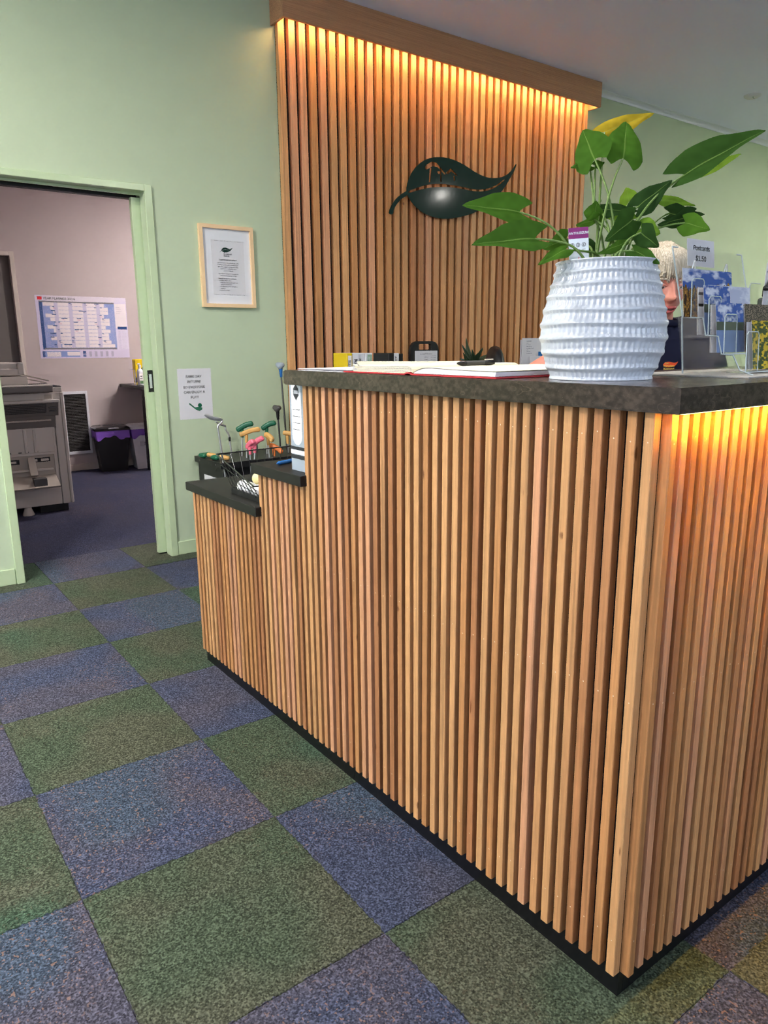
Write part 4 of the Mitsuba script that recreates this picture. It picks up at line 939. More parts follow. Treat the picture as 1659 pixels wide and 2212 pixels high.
for i, (B, Tp, W, tilt, tone, *fo) in enumerate(LEAVES):
    m, uv = leaf_mesh(B, Tp, W * 1.08, tilt if fo or i % 3 else -tilt, tone, *fo)
    part(plant, 'leaf', m, 'm_leaf', smooth=True, uv=uv, label='yellowing leaf' if tone > .8 else None)
    B = np.array(B); a = r4.uniform(0, 6.28)
    root = PC + [.03 * math.cos(a) + .12 * (B[0] - PC[0]), .03 * math.sin(a) + .12 * (B[1] - PC[1]), .183]
    mid = root * .45 + B * .55 + np.array([0, 0, .02]) + (root - B) * [.12, .12, 0]
    if i in (13, 24, 25): root = B + [0.02, 0.0, -.06] if i != 13 else root
    part(plant, 'stem', tube(curve([root, mid, B], 14), np.linspace(.0027, .0016, 14), 8), 'm_stem', smooth=True)
tg = thing('plant_tag', 'printed plant care tag stuck in the white pot', 'plant tag')
M = frame((.3205, -3.1575, 1.3560), (.030, -.021, .0028), (-.08, .06, 1))
tw, th_ = .0365, .0905
part(tg, 'card', put(box(0, tw, -.025, th_, -.0006, 0), M), 'm_paper')
q = [(0, th_ - .019, tw, th_, (128, 44, 104)), (0, .0, tw, th_ - .019, (226, 232, 236))]
for k in range(3):
    q.append((Point(.0065 + .0105 * k, th_ - .030).buffer(.0038, 8).difference(Point(.0065 + .0105 * k, th_ - .030).buffer(.0028, 8)), (60, 60, 66)))
    q.append((Polygon([(.0055 + .0105 * k, th_ - .032), (.0075 + .0105 * k, th_ - .032), (.0070 + .0105 * k, th_ - .0275), (.006 + .0105 * k, th_ - .0275)]), (60, 60, 66)))
    q.append((.0035 + .0105 * k, th_ - .0385, .0095 + .0105 * k, th_ - .0375, (120, 120, 124)))
for pts, c in (([(.017, .012), (.013, .03), (.018, .04), (.022, .028)], (206, 40, 40)), ([(.02, .012), (.026, .03), (.031, .024), (.026, .012)], (220, 70, 50)), ([(.010, .0), (.009, .016), (.016, .020), (.018, .0)], (50, 96, 50)), ([(.022, .0), (.026, .014), (.033, .012), (.032, .0)], (60, 110, 56))):
    q.append((Polygon(pts), c))
add_art(tg, 'print', q, M, .0004)
M2 = M @ np.diag([1, 1, 1, 1.0]); M2[:3, 3] += M2[:3, 2] * .0006
lettering(tg, [("ANTHURIUM", .0042, tw / 2, th_ - .0115, .5, True)], M2, 'm_white')
# ------------------------------------------------------------------ postcard stand
st = thing('postcard_stand', 'clear acrylic tiered stand of postcards at the end of the worktop', 'postcard stand')
SX_0, SX_1 = .615, .885
A = lambda x0, x1, y0, y1, z0, z1: box(x0, x1, y0, y1, z0, z1)
part(st, 'base', cbox(.56, .93, -3.385, -3.13, ZT, ZT + .004, .001), 'm_page_grey', label='pale base board')
zb_ = ZT + .0042
tiers = [(-3.222, 1.292, 1.39), (-3.262, 1.256, 1.355), (-3.298, 1.220, 1.322), (-3.345, 1.186, 1.286)]
def yz(x0, x1, pts):
    return prism(Polygon(pts).buffer(0), x1 - x0, np.array([[0, 0, 1, x0], [1, 0, 0, 0], [0, 1, 0, 0], [0, 0, 0, 1.0]]))
def sheet_yz(x0, x1, a, b, th=.0015):
    return yz(x0, x1, ribbon([a, b], th).tolist())
part(st, 'back_panel', sheet_yz(SX_0, SX_1, (-3.218, zb_), (-3.172, 1.433)), 'm_acrylic')
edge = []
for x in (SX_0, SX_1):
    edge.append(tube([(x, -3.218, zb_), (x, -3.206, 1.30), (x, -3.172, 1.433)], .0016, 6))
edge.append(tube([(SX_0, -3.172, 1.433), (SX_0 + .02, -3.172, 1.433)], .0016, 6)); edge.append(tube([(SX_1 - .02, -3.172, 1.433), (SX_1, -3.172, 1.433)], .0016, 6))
# side panel in steps
sp = [(-3.218, zb_), (-3.206, 1.292), (-3.253, 1.290), (-3.262, 1.256), (-3.288, 1.254), (-3.298, 1.220), (-3.322, 1.218), (-3.338, 1.19), (-3.365, zb_)]
for x in (SX_0 - .001,):
    part(st, 'side_panel', yz(x - .0012, x, sp), 'm_acrylic')
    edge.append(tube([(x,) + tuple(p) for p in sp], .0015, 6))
for k, (y, z0, z1) in enumerate(tiers):
    yb_t = y + .036
    part(st, 'pocket', cat(A(SX_0, SX_1, y - .003, yb_t - .002, z0 - .0015, z0)), 'm_acrylic')
    part(st, 'pocket_front', sheet_yz(SX_0, SX_0 + .045, (y - .004, z0), (y - .000, z0 + .075)), 'm_acrylic')
    part(st, 'pocket_front', sheet_yz(SX_1 - .045, SX_1, (y - .004, z0), (y - .000, z0 + .075)), 'm_acrylic')
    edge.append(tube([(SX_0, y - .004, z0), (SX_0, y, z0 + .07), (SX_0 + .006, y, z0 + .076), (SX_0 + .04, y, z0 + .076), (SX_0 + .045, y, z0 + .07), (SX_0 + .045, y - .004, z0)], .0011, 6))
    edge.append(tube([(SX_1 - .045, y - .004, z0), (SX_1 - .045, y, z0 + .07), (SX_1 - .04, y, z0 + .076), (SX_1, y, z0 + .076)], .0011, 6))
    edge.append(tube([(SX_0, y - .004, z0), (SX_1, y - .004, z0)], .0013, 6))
part(st, 'edge_glint_rod', cat(*edge), 'm_acrylic_glint', kind='stuff', label='whitish rods painting the light caught along the acrylic edges')  # edge glint put into the colour of thin opaque rods
clip = []
for x in (.676, .800):
    clip.append(tube(curve([(x - .004, -3.180, 1.386), (x - .005, -3.186, 1.393), (x, -3.187, 1.408), (x + .005, -3.186, 1.393), (x + .004, -3.180, 1.386)], 12), .0014, 8))
part(st, 'clip', clip[0], 'm_chrome', smooth=True); part(st, 'clip', clip[1], 'm_chrome', smooth=True)
def card(x0, w, h, y, z, lean, kind, label, group='postcards in the acrylic stand'):
    k = num('postcard'); labels[k] = {'label': label, 'category': 'postcard', 'group': group}
    M = frame((x0, y, z), (1, 0, 0), (0, lean, 1))
    m = box(0, w, 0, h, -.0004, 0)
    scene[f'{k}__card'] = mikit.ply(put(m, M), 'm_paper')
    v = np.array([(0, 0, .0003), (w, 0, .0003), (w, h, .0003), (0, h, .0003)]); uv = np.array([(kind + .001, 0), (kind + .999, 0), (kind + .999, 1), (kind + .001, 1)])
    mm = trimesh.Trimesh(v, [[0, 1, 2], [0, 2, 3]], process=False); mm.apply_transform(M)
    scene[f'{k}__picture'] = mikit.ply(mm, 'm_postcard', uv=uv)
card(.632, .19, .098, -3.199, 1.2945, .12, 0, 'postcard of a blue cloudy sky in the top tier')
card(.668, .165, .100, -3.238, 1.258, .12, 1, 'postcard of a pine wood in golden light in the second tier')
card(.640, .10, .098, -3.244, 1.258, .12, 4, 'lake postcard at the left of the second tier')
card(.745, .135, .098, -3.276, 1.2225, .12, 2, 'postcard of an orange flower in dry bush in the third tier')
card(.632, .105, .098, -3.278, 1.2225, .12, 4, 'lake postcard at the left of the third tier')
card(.70, .185, .097, -3.318, 1.1885, .12, 3, 'postcard of yellow wattle blossom in the lowest tier')
for j, (y, z, x0, w_) in enumerate(((-3.232, 1.258, .640, .16), (-3.268, 1.2225, .632, .22), (-3.310, 1.1885, .70, .18))):
    k = num('postcard_bundle'); labels[k] = {'label': ('bundle of spare postcards in the second tier', 'bundle of spare postcards in the third tier', 'bundle of spare postcards in the lowest tier')[j], 'category': 'postcards'}
    for c_ in range(4):
        part(k, 'card', put(box(0, w_, 0, .094, -.0003, .0003), frame((x0 + .003 * c_, y + .0032 * c_, z), (1, 0, 0), (0, .12 - .01 * c_, 1))), 'm_paper')
sgn = thing('price_card', 'white card reading Postcards above the acrylic stand', 'sign')
M = frame((.684, -3.166, 1.4005), (1, 0, .0), (0, .10, 1))
part(sgn, 'card', put(box(0, .104, 0, .056, -.0007, 0), M), 'm_paper')
M2 = M.copy(); M2[:3, 3] += M2[:3, 2] * .0002
lettering(sgn, [("Postcards", .0098, .053, .0335, .5, True, .22), ("$1.50", .0105, .050, .0115, .5, True)], M2)

# ================================================================== BEHIND THE COUNTER
dsk = thing('back_desk', 'long dark desk in front of the timber batten panel', 'desk')
part(dsk, 'top', cbox(1.60, 4.2, -.70, .05, .842, .87, .002), 'm_black_lam')
for x in (1.62, 2.9, 4.15):
    part(dsk, 'side_panel', cbox(x, x + .025, -.66, .04, 0, .8415, .002), 'm_black_lam')
DZ_ = .8704
def folder(x0, x1, yf, dep, h, body, spine_c, lines, label, lab_=None):
    t = thing('ring_binder', label, 'binder', 'binders in a row on the back desk')
    part(t, 'cover', cat(cbox(x0, x1, yf, yf + .003, DZ_, DZ_ + h, .001)), spine_c)
    part(t, 'cover', cbox(x0, x0 + .003, yf + .003, yf + dep, DZ_, DZ_ + h, .001), body)
    part(t, 'cover', cbox(x1 - .003, x1, yf + .003, yf + dep, DZ_, DZ_ + h, .001), body)
    part(t, 'pages', box(x0 + .004, x1 - .004, yf + .01, yf + dep - .004, DZ_ + .004, DZ_ + h - .008), 'm_paper')
    M = XZ((x0, yf - .0002, DZ_))
    if lab_: add_art(t, 'spine_label', lab_, M, .0003)
    for s_, hh, z0, up, m_ in lines:
        m = text(s_, hh, True); w = m.bounds[1][0]
        if up: R = frame(((x0 + x1) / 2 + hh * .5, yf - .0008, DZ_ + z0), (0, 0, 1), (-1, 0, 0))
        else: R = frame(((x0 + x1) / 2 - hh * .5, yf - .0008, DZ_ + z0), (0, 0, -1), (1, 0, 0))
        part(t, 'lettering', put(m, R), m_)
folder(1.693, 1.731, -.35, .15, .325, 'm_yellow', 'm_yellow', [('REPORTS', .018, .17, True, 'm_ink')], 'bright yellow binder with a white spine label, first of the row', [(.008, .15, .034, .31, (226, 222, 220))])
folder(1.736, 1.782, -.35, .17, .326, 'm_white', 'm_white', [('KBP', .024, .29, False, 'm_ink')], 'white binder marked KBP beside the yellow one', None)
folder(1.787, 1.829, -.34, .17, .323, 'm_paper', 'm_white', [], 'white binder with a grey patch, third of the row', [(.004, .22, .018, .29, (150, 150, 146)), (.026, .27, .030, .278, (70, 70, 70))])
folder(1.832, 1.880, -.35, .17, .324, 'm_white', 'm_white', [('PETTY CASH', .010, .30, False, 'm_white')], 'white binder with a pale green spine label', [(.012, .12, .046, .315, (150, 176, 152))])
folder(1.875, 1.912, -.53, .16, .324, 'm_black', 'm_black', [], 'black binder with a white label low on its spine', [(.004, .16, .035, .23, (226, 226, 226)), (.008, .20, .030, .206, (140, 140, 140)), (.008, .18, .030, .186, (140, 140, 140))])
folder(2.036, 2.088, -.35, .16, .320, 'm_white', 'm_white', [('A P P S', .013, .30, False, 'm_ink')], 'white binder marked APPS near the black ones', None)
folder(2.092, 2.128, -.34, .16, .316, 'm_black', 'm_black', [], 'plain black binder, last of the row', None)
# clipboard box
cb = thing('clipboard_box', 'black clipboard case with a carry handle standing on the back desk', 'clipboard')
o_ = Polygon([(2.187, .872), (2.187, 1.205), (2.195, 1.232), (2.212, 1.25), (2.24, 1.259), (2.365, 1.259), (2.393, 1.25), (2.410, 1.232), (2.417, 1.205), (2.417, .872)]).buffer(.003)
hole = Polygon([(2.258, 1.214), (2.258, 1.238), (2.346, 1.238), (2.346, 1.214)]).buffer(.006)
part(cb, 'case', prism(o_.difference(hole), .022, XZ((0, -.326, .0015))), 'm_black')
part(cb, 'sheet', put(box(2.217, 2.407, .93, 1.203, 0, .001), XZ((0, -.3495, 0))), 'm_paper', label='white printed sheet')
q = [(2.262, 1.181, 2.36, 1.1835, (120, 120, 124)), (2.30, 1.188, 2.325, 1.19, (130, 130, 134))]
for k in range(7): q += [(2.295, 1.168 - .011 * k, 2.327, 1.170 - .011 * k, (140, 140, 146)), (2.35, 1.168 - .011 * k, 2.395, 1.170 - .011 * k, (150, 150, 156))]
add_art(cb, 'print', q, XZ((0, -.3506, 0)))
# small plant
sp2 = thing('small_plant', 'small dark leaved plant on the back desk', 'plant')
part(sp2, 'pot', lathe([(0, 0), (.045, 0), (.06, .10), (.062, .11), (.055, .11), (.05, .095), (0, .09)], 32, (2.72, -.35, DZ_)), 'm_darkgrey', smooth=40)
r5 = random.Random(4)
tips = [(2.611, -.38, 1.240), (2.690, -.30, 1.285), (2.66, -.42, 1.20), (2.617, -.36, 1.178), (2.78, -.40, 1.215), (2.835, -.33, 1.222), (2.80, -.30, 1.17), (2.74, -.25, 1.23), (2.70, -.45, 1.19), (2.83, -.42, 1.19), (2.65, -.3, 1.15)]
for k, tp_ in enumerate(tips):
    b_ = np.array([2.72 + r5.uniform(-.02, .02), -.35 + r5.uniform(-.02, .02), 1.085 + r5.uniform(-.01, .03)])
    m, uv = leaf_mesh(b_, tp_, .045, r5.uniform(-50, 50), .12, fold=.3, droop=.12)
    part(sp2, 'leaf', m, 'm_leaf_dark', smooth=True)
    part(sp2, 'stem', tube(curve([(2.72, -.35, DZ_ + .09), tuple(b_)], 5), .003, 6), 'm_leaf_dark')
# office chair
ch = thing('office_chair', 'black office chair with a rounded back behind the counter', 'chair')
ca = np.array([.60, .80, 0]); cn = np.array([.80, -.60, 0])
cc = np.array([2.285, -1.0, 0.0])
bk = trimesh.creation.icosphere(subdivisions=4, radius=1.0)
bv = bk.vertices.copy(); s_ = np.sign(bv); bv = s_ * np.abs(bv) ** .75
bk.vertices = cc + bv[:, [0]] * ca * .21 + bv[:, [1]] * cn * (.052 + .0 * bv[:, [0]]) + bv[:, [2]] * np.array([.0, 0, .235]) + np.array([0, 0, .995])
part(ch, 'backrest', bk, 'm_black', smooth=True)
part(ch, 'seat', put(rbox(-.24, .24, -.24, .24, -.04, .04, .038), frame(cc + cn * .27 + [0, 0, .56], cn, ca)), 'm_black', smooth=40)
part(ch, 'back_bar', tube(curve([cc + [0, 0, .90], cc + cn * -.06 + [0, 0, .68], cc + cn * .15 + [0, 0, .50]], 12), .018, 10), 'm_black_gloss', smooth=True)
part(ch, 'column', put(trimesh.creation.cylinder(radius=.028, height=.38, sections=20), frame(cc + cn * .27 + [0, 0, .33], (1, 0, 0), (0, 1, 0))), 'm_steel', smooth=40)
for k in range(5):
    a = k * 2 * math.pi / 5 + .3; e_ = cc + cn * .27 + np.array([.29 * math.cos(a), .29 * math.sin(a), .075])
    part(ch, 'base_arm', tube([cc + cn * .27 + [0, 0, .14], e_], [.026, .018], 10), 'm_black_gloss', smooth=40)
    part(ch, 'castor', ball(e_ - [0, 0, .045], .030, 2), 'm_black_gloss', smooth=True)
# papers in a rack
rk = thing('document_holder', 'upright white document holder full of papers on the back desk', 'document holder')
part(rk, 'sheet', put(box(3.203, 3.42, .872, 1.281, 0, .0012), XZ((0, -.35, 0))), 'm_paper')
part(rk, 'back_plate', box(3.20, 3.43, -.34, -.337, DZ_, 1.27), 'm_white')
part(rk, 'shelf', box(3.20, 3.43, -.42, -.34, DZ_, DZ_ + .004), 'm_white')
part(rk, 'folded_sheet', put(box(0, .09, 0, .28, 0, .001), frame((3.262, -.385, DZ_ + .005), (1, -.3, 0), (-.02, .05, 1))), 'm_paper')
part(rk, 'folded_sheet', put(box(0, .07, 0, .27, 0, .001), frame((3.285, -.40, DZ_ + .005), (1, -.2, 0), (.0, .08, 1))), 'm_white')
part(rk, 'blue_card', put(box(0, .06, 0, .31, 0, .001), frame((3.335, -.41, DZ_ + .005), (1, -.1, 0), (.0, .08, 1))), 'm_white')
part(rk, 'blue_band', put(box(0, .06, .27, .31, 0, .0016), frame((3.335, -.41, DZ_ + .005), (1, -.1, 0), (.0, .08, 1))), 'm_blue', label='blue band')
q = [(3.25, 1.258, 3.30, 1.262, (110, 110, 116))]
for k in range(7): q.append((3.25, 1.244 - .012 * k, 3.27 + .02 * (k % 4), 1.2465 - .012 * k, (140, 140, 146)))
add_art(rk, 'print', q, XZ((0, -.3516, 0)))
wc = thing('desk_calendar', 'small white block with dark print in front of the document holder', 'calendar')
part(wc, 'block', cbox(3.05, 3.152, -.35, -.31, DZ_, 1.106, .003), 'm_white')
add_art(wc, 'print', [(.008, .205, .038, .225, (60, 62, 60)), (.045, .19, .095, .222, (96, 116, 84)), (.06, .2, .085, .212, (226, 226, 226))], XZ((3.05, -.3502, DZ_)))
# monitor, price list and headset at the right
mo = thing('monitor', 'dark computer monitor seen from behind at the right edge', 'monitor')
part(mo, 'housing', rbox(1.692, 2.23, -2.84, -2.80, 1.04, 1.384, .008), mat('m_dark_green', (26, 36, 32), rough=.5), smooth=40)
part(mo, 'neck', cbox(1.93, 1.99, -2.80, -2.775, .935, 1.15, .004), 'm_black')
part(mo, 'foot', cbox(1.84, 2.08, -2.90, -2.70, .9205, .934, .004), 'm_black')
part(mo, 'camera_stick', rbox(1.697, 1.707, -2.828, -2.812, 1.384, 1.412, .004, 8), 'm_black')
pl_ = thing('price_list', 'small white price list card beside the dark monitor', 'sign')
M = frame((1.645, -2.8425, 1.325), (1, -.02, -.05), (.05, 0, 1))
part(pl_, 'card', put(box(0, .066, 0, .165, -.0008, 0), M), 'm_paper')
q = [(.003, .158, .063, .1588, (110, 110, 116))]
for z, segs in ((.134, ((.004, .044), (.050, .060))), (.119, ((.016, .030), (.040, .048))), (.107, ((.016, .027), (.040, .048))), (.095, ((.016, .030), (.040, .048))), (.083, ((.016, .026), (.040, .048)))):
    for a, b in segs:
        x = a
        while x < b: q.append((x, z, x + .0022, z + .0045, (70, 70, 76))); x += .003
add_art(pl_, 'print', q, M, .0003)
hs = thing('headset', 'black headset hanging at the corner of the monitor', 'headset')
part(hs, 'headband', tube(curve([(1.648, -2.853, 1.405), (1.655, -2.853, 1.424), (1.672, -2.853, 1.432), (1.69, -2.853, 1.424), (1.700, -2.853, 1.405)], 16), .005, 10), 'm_black', smooth=True)
part(hs, 'ear_pad', put(rbox(-.020, .020, -.012, .012, -.008, .008, .0075), frame((1.658, -2.853, 1.413), (1, 0, .25), (0, 1, 0))), 'm_black', smooth=True)
part(hs, 'ear_pad', ball((1.697, -2.853, 1.407), .0125, 2), 'm_black', smooth=True)

# ================================================================== THE PERSON
def chain(*pr):
    ss = [Manifold.sphere(r, 18).translate(list(map(float, p))) for p, r in pr]
    out = Manifold.batch_hull([ss[0], ss[1]])
    for a, b in zip(ss[1:-1], ss[2:]): out += Manifold.batch_hull([a, b])
    return out
def soft(m, l, it=12):
    t = tm(m.refine_to_length(l)); t = trimesh.Trimesh(t.vertices, t.faces, process=True)
    trimesh.smoothing.filter_taubin(t, lamb=.5, nu=.53, iterations=it)
    return t
HC = np.array([1.342, -2.668, 1.420])
hf = np.array([-.532, -.846, 0.0]); hf /= np.linalg.norm(hf)
pd = math.radians(10)
F_ = hf * math.cos(pd) + np.array([0, 0, -1]) * math.sin(pd)
Lf = np.cross([0, 0, 1.0], hf)                       # the person's left
U_ = np.cross(F_, Lf); U_ = U_ if U_[2] > 0 else -U_
def hp(x, y, z): return HC + Lf * x + F_ * y + U_ * z
def gauss(x, y, cx_, cy_, sx, sy): return np.exp(-((x - cx_) / sx) ** 2 - ((y - cy_) / sy) ** 2)
def head_local(v):
    x, y, z = v.T.copy()
    X, Y, Z = x * .074, y * .094, z * .115
    low = np.clip(-z, 0, 1)
    X *= 1 - .30 * low ** 1.6; Y += np.where(y > 0, 0, .034 * low ** 1.5)
    fr_ = np.clip(y, 0, 1) ** .8
    d = .027 * gauss(X, Z, 0, -.028, .0120, .012) + .016 * gauss(X, Z, 0, -.008, .0075, .024)         # nose
    d += .006 * gauss(np.abs(X), Z, .014, -.031, .007, .007)                                           # nostrils
    d -= .009 * gauss(np.abs(X), Z, .028, .006, .014, .010)                                            # sockets
    d += .005 * gauss(np.abs(X), Z, .030, .024, .022, .007)                                            # brows
    d += .004 * gauss(np.abs(X), Z, .040, -.022, .016, .016)                                           # cheeks
    d += .005 * gauss(X, Z, 0, -.056, .022, .006) + .005 * gauss(X, Z, 0, -.070, .018, .006) - .005 * gauss(X, Z, 0, -.063, .020, .0028)
    d += .009 * gauss(X, Z, 0, -.092, .020, .013)                                                      # chin
    Y = Y + d * fr_
    return np.stack([X, Y, Z], 1)
hm = trimesh.creation.icosphere(subdivisions=5, radius=1.0)
hl = head_local(np.array(hm.vertices))
hv = HC + hl[:, [0]] * Lf + hl[:, [1]] * F_ + hl[:, [2]] * U_
flip = np.linalg.det(np.stack([Lf, F_, U_])) < 0
head = Manifold(mi_mesh := __import__('manifold3d').Mesh(vert_properties=np.ascontiguousarray(hv, np.float32), tri_verts=np.ascontiguousarray(np.array(hm.faces)[:, ::-1] if flip else hm.faces, np.uint32)))
NB = np.array([1.355, -2.640, 1.285])
SR, SL = np.array([1.241, -2.540, 1.262]), np.array([1.468, -2.738, 1.262])
ER, EL = np.array([1.00, -2.435, 1.125]), np.array([1.505, -2.79, 1.02])
WR, WL = np.array([.975, -2.66, .972]), np.array([1.33, -2.93, .966])
PA = np.array([.75, -.66, 0.0])                       # across the shoulders, to the person's left
CH, WA, HI = np.array([1.385, -2.605, 1.17]), np.array([1.425, -2.50, .98]), np.array([1.455, -2.42, .80])
def torso(g, k):
    def H(L): return Manifold.batch_hull([Manifold.sphere(r + g, 20).translate(np.array(p).tolist()) for p, r in L])
    c = [(CH - PA * .10, .090), (CH + PA * .10, .090)]; w_ = [(WA - PA * .075, .100 + k), (WA + PA * .075, .100 + k)]; h_ = [(HI - PA * .07, .112), (HI + PA * .07, .112)]
    return H(c + [(SR, .050), (SL, .050), (NB + [0, 0, -.035], .06)]) + H(c + w_) + H(w_ + h_)
def hand(W, fdir, thumb_side):
    fd = np.array(fdir, float); fd /= np.linalg.norm(fd); sd = np.cross([0, 0, 1.0], fd) * thumb_side; up = np.array([0, 0, 1.0])
    palm = Manifold.batch_hull([Manifold.sphere(r, 14).translate((W + fd * a + sd * b + up * c).tolist()) for a, b, c, r in ((.0, .0, .0, .024), (.03, .026, -.004, .017), (.085, .028, -.010, .013), (.085, -.030, -.010, .012), (.03, -.024, -.004, .016))])
    for o, L_ in ((.028, .070), (.009, .080), (-.011, .074), (-.029, .058)):
        a = W + fd * .085 + sd * o - up * .010
        palm += chain((a, .0098), (a + fd * L_ * .45 + up * .012 + sd * o * .15, .0092), (a + fd * L_ * .78 + up * .004 + sd * o * .2, .0084), (a + fd * L_ * .95 - up * .010 + sd * o * .2, .0078))
    a = W + fd * .025 + sd * .026 - up * .004
    palm += chain((a, .0125), (a + fd * .030 + sd * .026, .0105), (a + fd * .060 + sd * .034 - up * .006, .009))
    return palm
body = chain((HC + U_ * -.05 - F_ * .012, .052), (NB + [0, -.01, .03], .055), (NB, .066))
tors = torso(0.0, 0.0)
KR, KL, AR, AL = np.array([1.10, -2.66, .755]), np.array([1.26, -2.80, .755]), np.array([1.16, -2.58, .34]), np.array([1.31, -2.71, .34])
legs = chain((HI - PA * .08, .092), (KR, .062), (AR, .042)) + chain((HI + PA * .08, .092), (KL, .062), (AL, .042))
arms = chain((SR, .055), (ER, .043), (WR, .027)) + chain((SL, .055), (EL, .043), (WL, .027))
hands = hand(WR, (-.5, -.85, -.12), 1) + hand(WL, (-.85, -.5, -.10), -1)
pk = thing('person', 'person with pale blond hair and navy shirt leaning forward behind the white pot', 'person')
feet = chain((AR + [0, 0, -.01], .042), (AR + [-.03, -.04, -.045], .034), (AR + [-.11, -.13, -.052], .026)) + chain((AL + [0, 0, -.01], .042), (AL + [-.03, -.04, -.045], .034), (AL + [-.11, -.13, -.052], .026))
low_body = soft(body + tors + arms + legs + feet, .012, 14)
lowm = Manifold(__import__('manifold3d').Mesh(vert_properties=np.ascontiguousarray(low_body.vertices, np.float32), tri_verts=np.ascontiguousarray(low_body.faces, np.uint32)))
ears = Manifold()
for s_ in (-1, 1):
    ears += Manifold.batch_hull([Manifold.sphere(.010, 12).translate(hp(s_ * .074, -.012, .018).tolist()), Manifold.sphere(.012, 12).translate(hp(s_ * .077, -.018, .0).tolist()), Manifold.sphere(.007, 12).translate(hp(s_ * .072, -.010, -.026).tolist())])
handm = soft(hands, .004, 8)
handM = Manifold(__import__('manifold3d').Mesh(vert_properties=np.ascontiguousarray(handm.vertices, np.float32), tri_verts=np.ascontiguousarray(handm.faces, np.uint32)))
part(pk, 'body', tm(lowm + head + ears + handM), 'm_skin', smooth=50)
# eyes, brows, mouth
for s_ in (-1, 1):
    part(pk, 'eye', ball(hp(s_ * .028, .0755, .004), .0115, 3), 'm_eye', smooth=True)
    part(pk, 'iris', ball(hp(s_ * .028, .0805, .0025), .0068, 2), 'm_iris', smooth=True)
    part(pk, 'eyelid', tube(curve([hp(s_ * .015, .0855, .004), hp(s_ * .027, .0888, .0085), hp(s_ * .042, .0825, .005)], 10), [.002, .003, .0036, .0038, .0038, .0038, .0038, .0036, .003, .002], 8), 'm_skin', smooth=True)
    part(pk, 'eyebrow', tube(curve([hp(s_ * .016, .0965, .022), hp(s_ * .032, .0935, .027), hp(s_ * .050, .080, .022)], 8), [.002, .003, .0034, .0034, .0032, .003, .0025, .0015], 8), 'm_hair', smooth=True)
part(pk, 'upper_lip', tube(curve([hp(-.024, .082, -.0595), hp(-.008, .0945, -.0565), hp(0, .0955, -.0580), hp(.008, .0945, -.0565), hp(.024, .082, -.0595)], 14), [.001] + [.0042] * 12 + [.001], 8), 'm_lip', smooth=True)
part(pk, 'lower_lip', tube(curve([hp(-.021, .081, -.0625), hp(0, .0935, -.0705), hp(.021, .081, -.0625)], 12), [.001] + [.0046] * 10 + [.001], 8), 'm_lip', smooth=True)
part(pk, 'mouth_gap', tube(curve([hp(-.018, .0845, -.0615), hp(0, .093, -.0640), hp(.018, .0845, -.0615)], 10), [.001] + [.0036] * 8 + [.001], 8), 'm_mouth', smooth=True)
# hair
am = trimesh.creation.icosphere(subdivisions=5, radius=1.0)
av = np.array(am.vertices); al = head_local(av)
nx = meshkit.fbm(av * [9, 4, 3] + 3, 3) - .5; n2 = meshkit.noise(av * [34, 30, 7] + 11) - .5
face = (av[:, 1] > .10) & (al[:, 2] < .040 + .012 * n2 * 2 - .02 * np.abs(av[:, 0])) & (np.abs(al[:, 0]) < .072)
lowz = (al[:, 2] < -.055 + .02 * nx) | ((al[:, 2] < -.02) & (av[:, 1] > -.05))
sc2 = np.where(face | lowz, .88, 1.0)
out = 1.0 + np.where(face | lowz, 0, .10 + .10 * nx + .035 * n2 + .03 * np.clip(av[:, 2], 0, 1))
hh = al * (sc2 * out)[:, None]
hh[:, 1] += np.where((~(face | lowz)) & (av[:, 1] > .2), .006, 0)
hairv = HC + hh[:, [0]] * Lf + hh[:, [1]] * F_ + hh[:, [2]] * U_
part(pk, 'hair', trimesh.Trimesh(hairv, np.array(am.faces)[:, ::-1] if flip else am.faces, process=False), 'm_hair', smooth=True, label='short pale blond hair with a fringe')
r6 = random.Random(8)
locks = []
for k in range(90):
    u = (k / 89 * 2 - 1) * .069 + r6.uniform(-.003, .003)
    yy = .094 * math.sqrt(max(1 - (u / .074) ** 2, .05))
    z_end = .028 + r6.uniform(-.014, .012); sw = r6.uniform(.002, .016)
    locks.append(tube(curve([hp(u * .7 - .01, yy * .62, .112), hp(u * .9, yy * .98 + .010, .082), hp(u + sw * .5, yy + .0105, .055), hp(u + sw, yy + .006, z_end)], 9), [.004, .005, .005, .0048, .0045, .004, .0032, .0022, .0008], 6))
part(pk, 'fringe', cat(*locks), 'm_hair', smooth=True, kind='stuff', label='fringe of pale hair')
# shirt and trousers
sh = torso(.013, .003)
sh += chain((SR, .068), (SR * .48 + ER * .52, .066)) + chain((SL, .068), (SL * .42 + EL * .58, .066))
sh += chain((NB + [0, 0, -.01], .080), (NB + [.0, -.012, .022], .068))
sh = sh - chain((NB + [0, -.015, .03], .060), (NB + [0, -.06, .12], .10))
shm = soft(sh, .012, 10)
wr = (meshkit.fbm(np.array(shm.vertices) * 9, 3) - .5) * .012
shm.vertices = np.array(shm.vertices) + np.array(shm.vertex_normals) * wr[:, None]
part(pk, 'shirt', shm, 'm_navy', smooth=50, label='navy short sleeved shirt')
ca_ = np.linspace(0, 2 * math.pi, 40)
part(pk, 'collar', tube([NB + np.array([.070 * math.cos(a), .066 * math.sin(a) - .012, .030 + .014 * math.sin(a)]) for a in ca_], .0115, 10, False), 'm_navy', smooth=True)
trs = chain((HI - PA * .075, .122), (KR, .076), (AR + [0, 0, .03], .062)) + chain((HI + PA * .075, .122), (KL, .076), (AL + [0, 0, .03], .062))
part(pk, 'trousers', soft(trs, .016, 10), 'm_trouser', smooth=50, label='dark trousers')
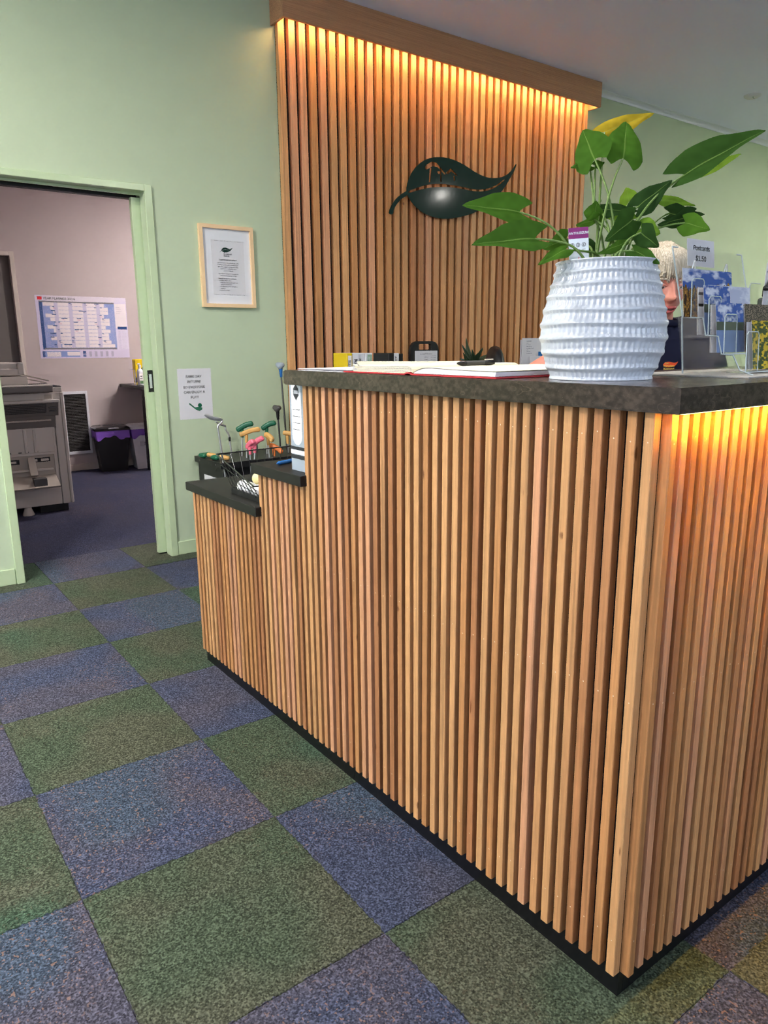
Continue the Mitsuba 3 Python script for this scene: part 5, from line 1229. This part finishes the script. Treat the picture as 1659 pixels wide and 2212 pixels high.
for A_ in (AR, AL):
    part(pk, 'shoe', soft(chain((A_ + [.006, .008, -.035], .046), (A_ + [-.04, -.046, -.050], .040), (A_ + [-.118, -.137, -.058], .032)), .008, 6), 'm_black', smooth=50)
# emblem on the chest: laid onto the shirt along the line of sight
def onto(mesh, P, D):
    tri = np.array(mesh.triangles); e1, e2 = tri[:, 1] - tri[:, 0], tri[:, 2] - tri[:, 0]
    res = []
    for p in P:
        h = np.cross(D, e2); a = np.einsum('ij,ij->i', e1, h); f = 1 / np.where(np.abs(a) < 1e-12, 1e-12, a)
        s = p - tri[:, 0]; u = f * np.einsum('ij,ij->i', s, h); q = np.cross(s, e1); v = f * (q @ D); t = f * np.einsum('ij,ij->i', e2, q)
        ok = (u >= 0) & (v >= 0) & (u + v <= 1) & (t > 0)
        res.append(p + D * (t[ok].min() - .0022) if ok.any() else p + D * .1)
    return np.array(res)
EC = np.array([1.099, -2.878, 1.179]); eD = np.array([.843, .537, -.029])
eX = np.cross(eD, [0, 0, 1.0]); eX /= np.linalg.norm(eX); eY = np.cross(eX, eD)
def emb(poly, col):
    pp_ = poly.segmentize(.004)
    v2, f2 = trimesh.creation.triangulate_polygon(pp_, engine='earcut')
    return v2, f2, col
def project(ms, key_, off_=0.0):
    m = cat(*ms) if isinstance(ms, list) else ms
    P = EC + m.vertices[:, [0]] * eX * .64 + m.vertices[:, [1]] * eY * .64
    Q = onto(shm, P, eD) - eD * off_
    return trimesh.Trimesh(Q, m.faces, process=False)
def flat(poly):
    v2, f2 = trimesh.creation.triangulate_polygon(poly.segmentize(.005), engine='earcut')
    return trimesh.Trimesh(np.c_[v2, np.zeros(len(v2))], f2, process=False)
lf_ = smooth_poly([(-.034, .004), (-.020, .018), (-.002, .021), (.014, .016), (.026, .014), (.040, .024), (.034, .008), (.020, -.004), (.0, -.008), (-.020, -.006)], 2)
part(pk, 'emblem', project(flat(lf_), None, .0), mat('m_emblem', (214, 74, 30), rough=.6), label='orange leaf emblem')
def flat_text(s_, h, x, y):
    m = text(s_, h, True); m.vertices[:, 2] = 0; m.apply_translation([x, y, 0]); return m
part(pk, 'emblem_lettering', project([flat_text('The', .0085, -.024, .008), flat_text('Kyneton', .0095, -.028, -.005), flat_text('Bushland', .0085, -.028, -.019), flat_text('Resort', .0085, -.028, -.031)], None, .0012), mat('m_gold', (226, 196, 90), rough=.5), label='yellow stitched lettering')
# stool
so = thing('bar_stool', 'dark high stool under the person behind the counter', 'stool')
part(so, 'seat', put(tm(Manifold.cylinder(.045, .18, .17, 40)), frame((1.46, -2.40, .625), (1, 0, 0), (0, 1, 0))), 'm_black', smooth=40)
for k in range(4):
    a = math.pi / 4 + k * math.pi / 2
    part(so, 'leg', tube([(1.46 + .13 * math.cos(a), -2.40 + .13 * math.sin(a), .63), (1.46 + .24 * math.cos(a), -2.40 + .24 * math.sin(a), 0)], .014, 10), 'm_black_gloss', smooth=40)
part(so, 'foot_bar', tube([(1.30, -2.50, .23), (1.02, -2.72, .235), (1.25, -2.92, .235), (1.52, -2.62, .23)], .012, 10), 'm_steel', smooth=40)
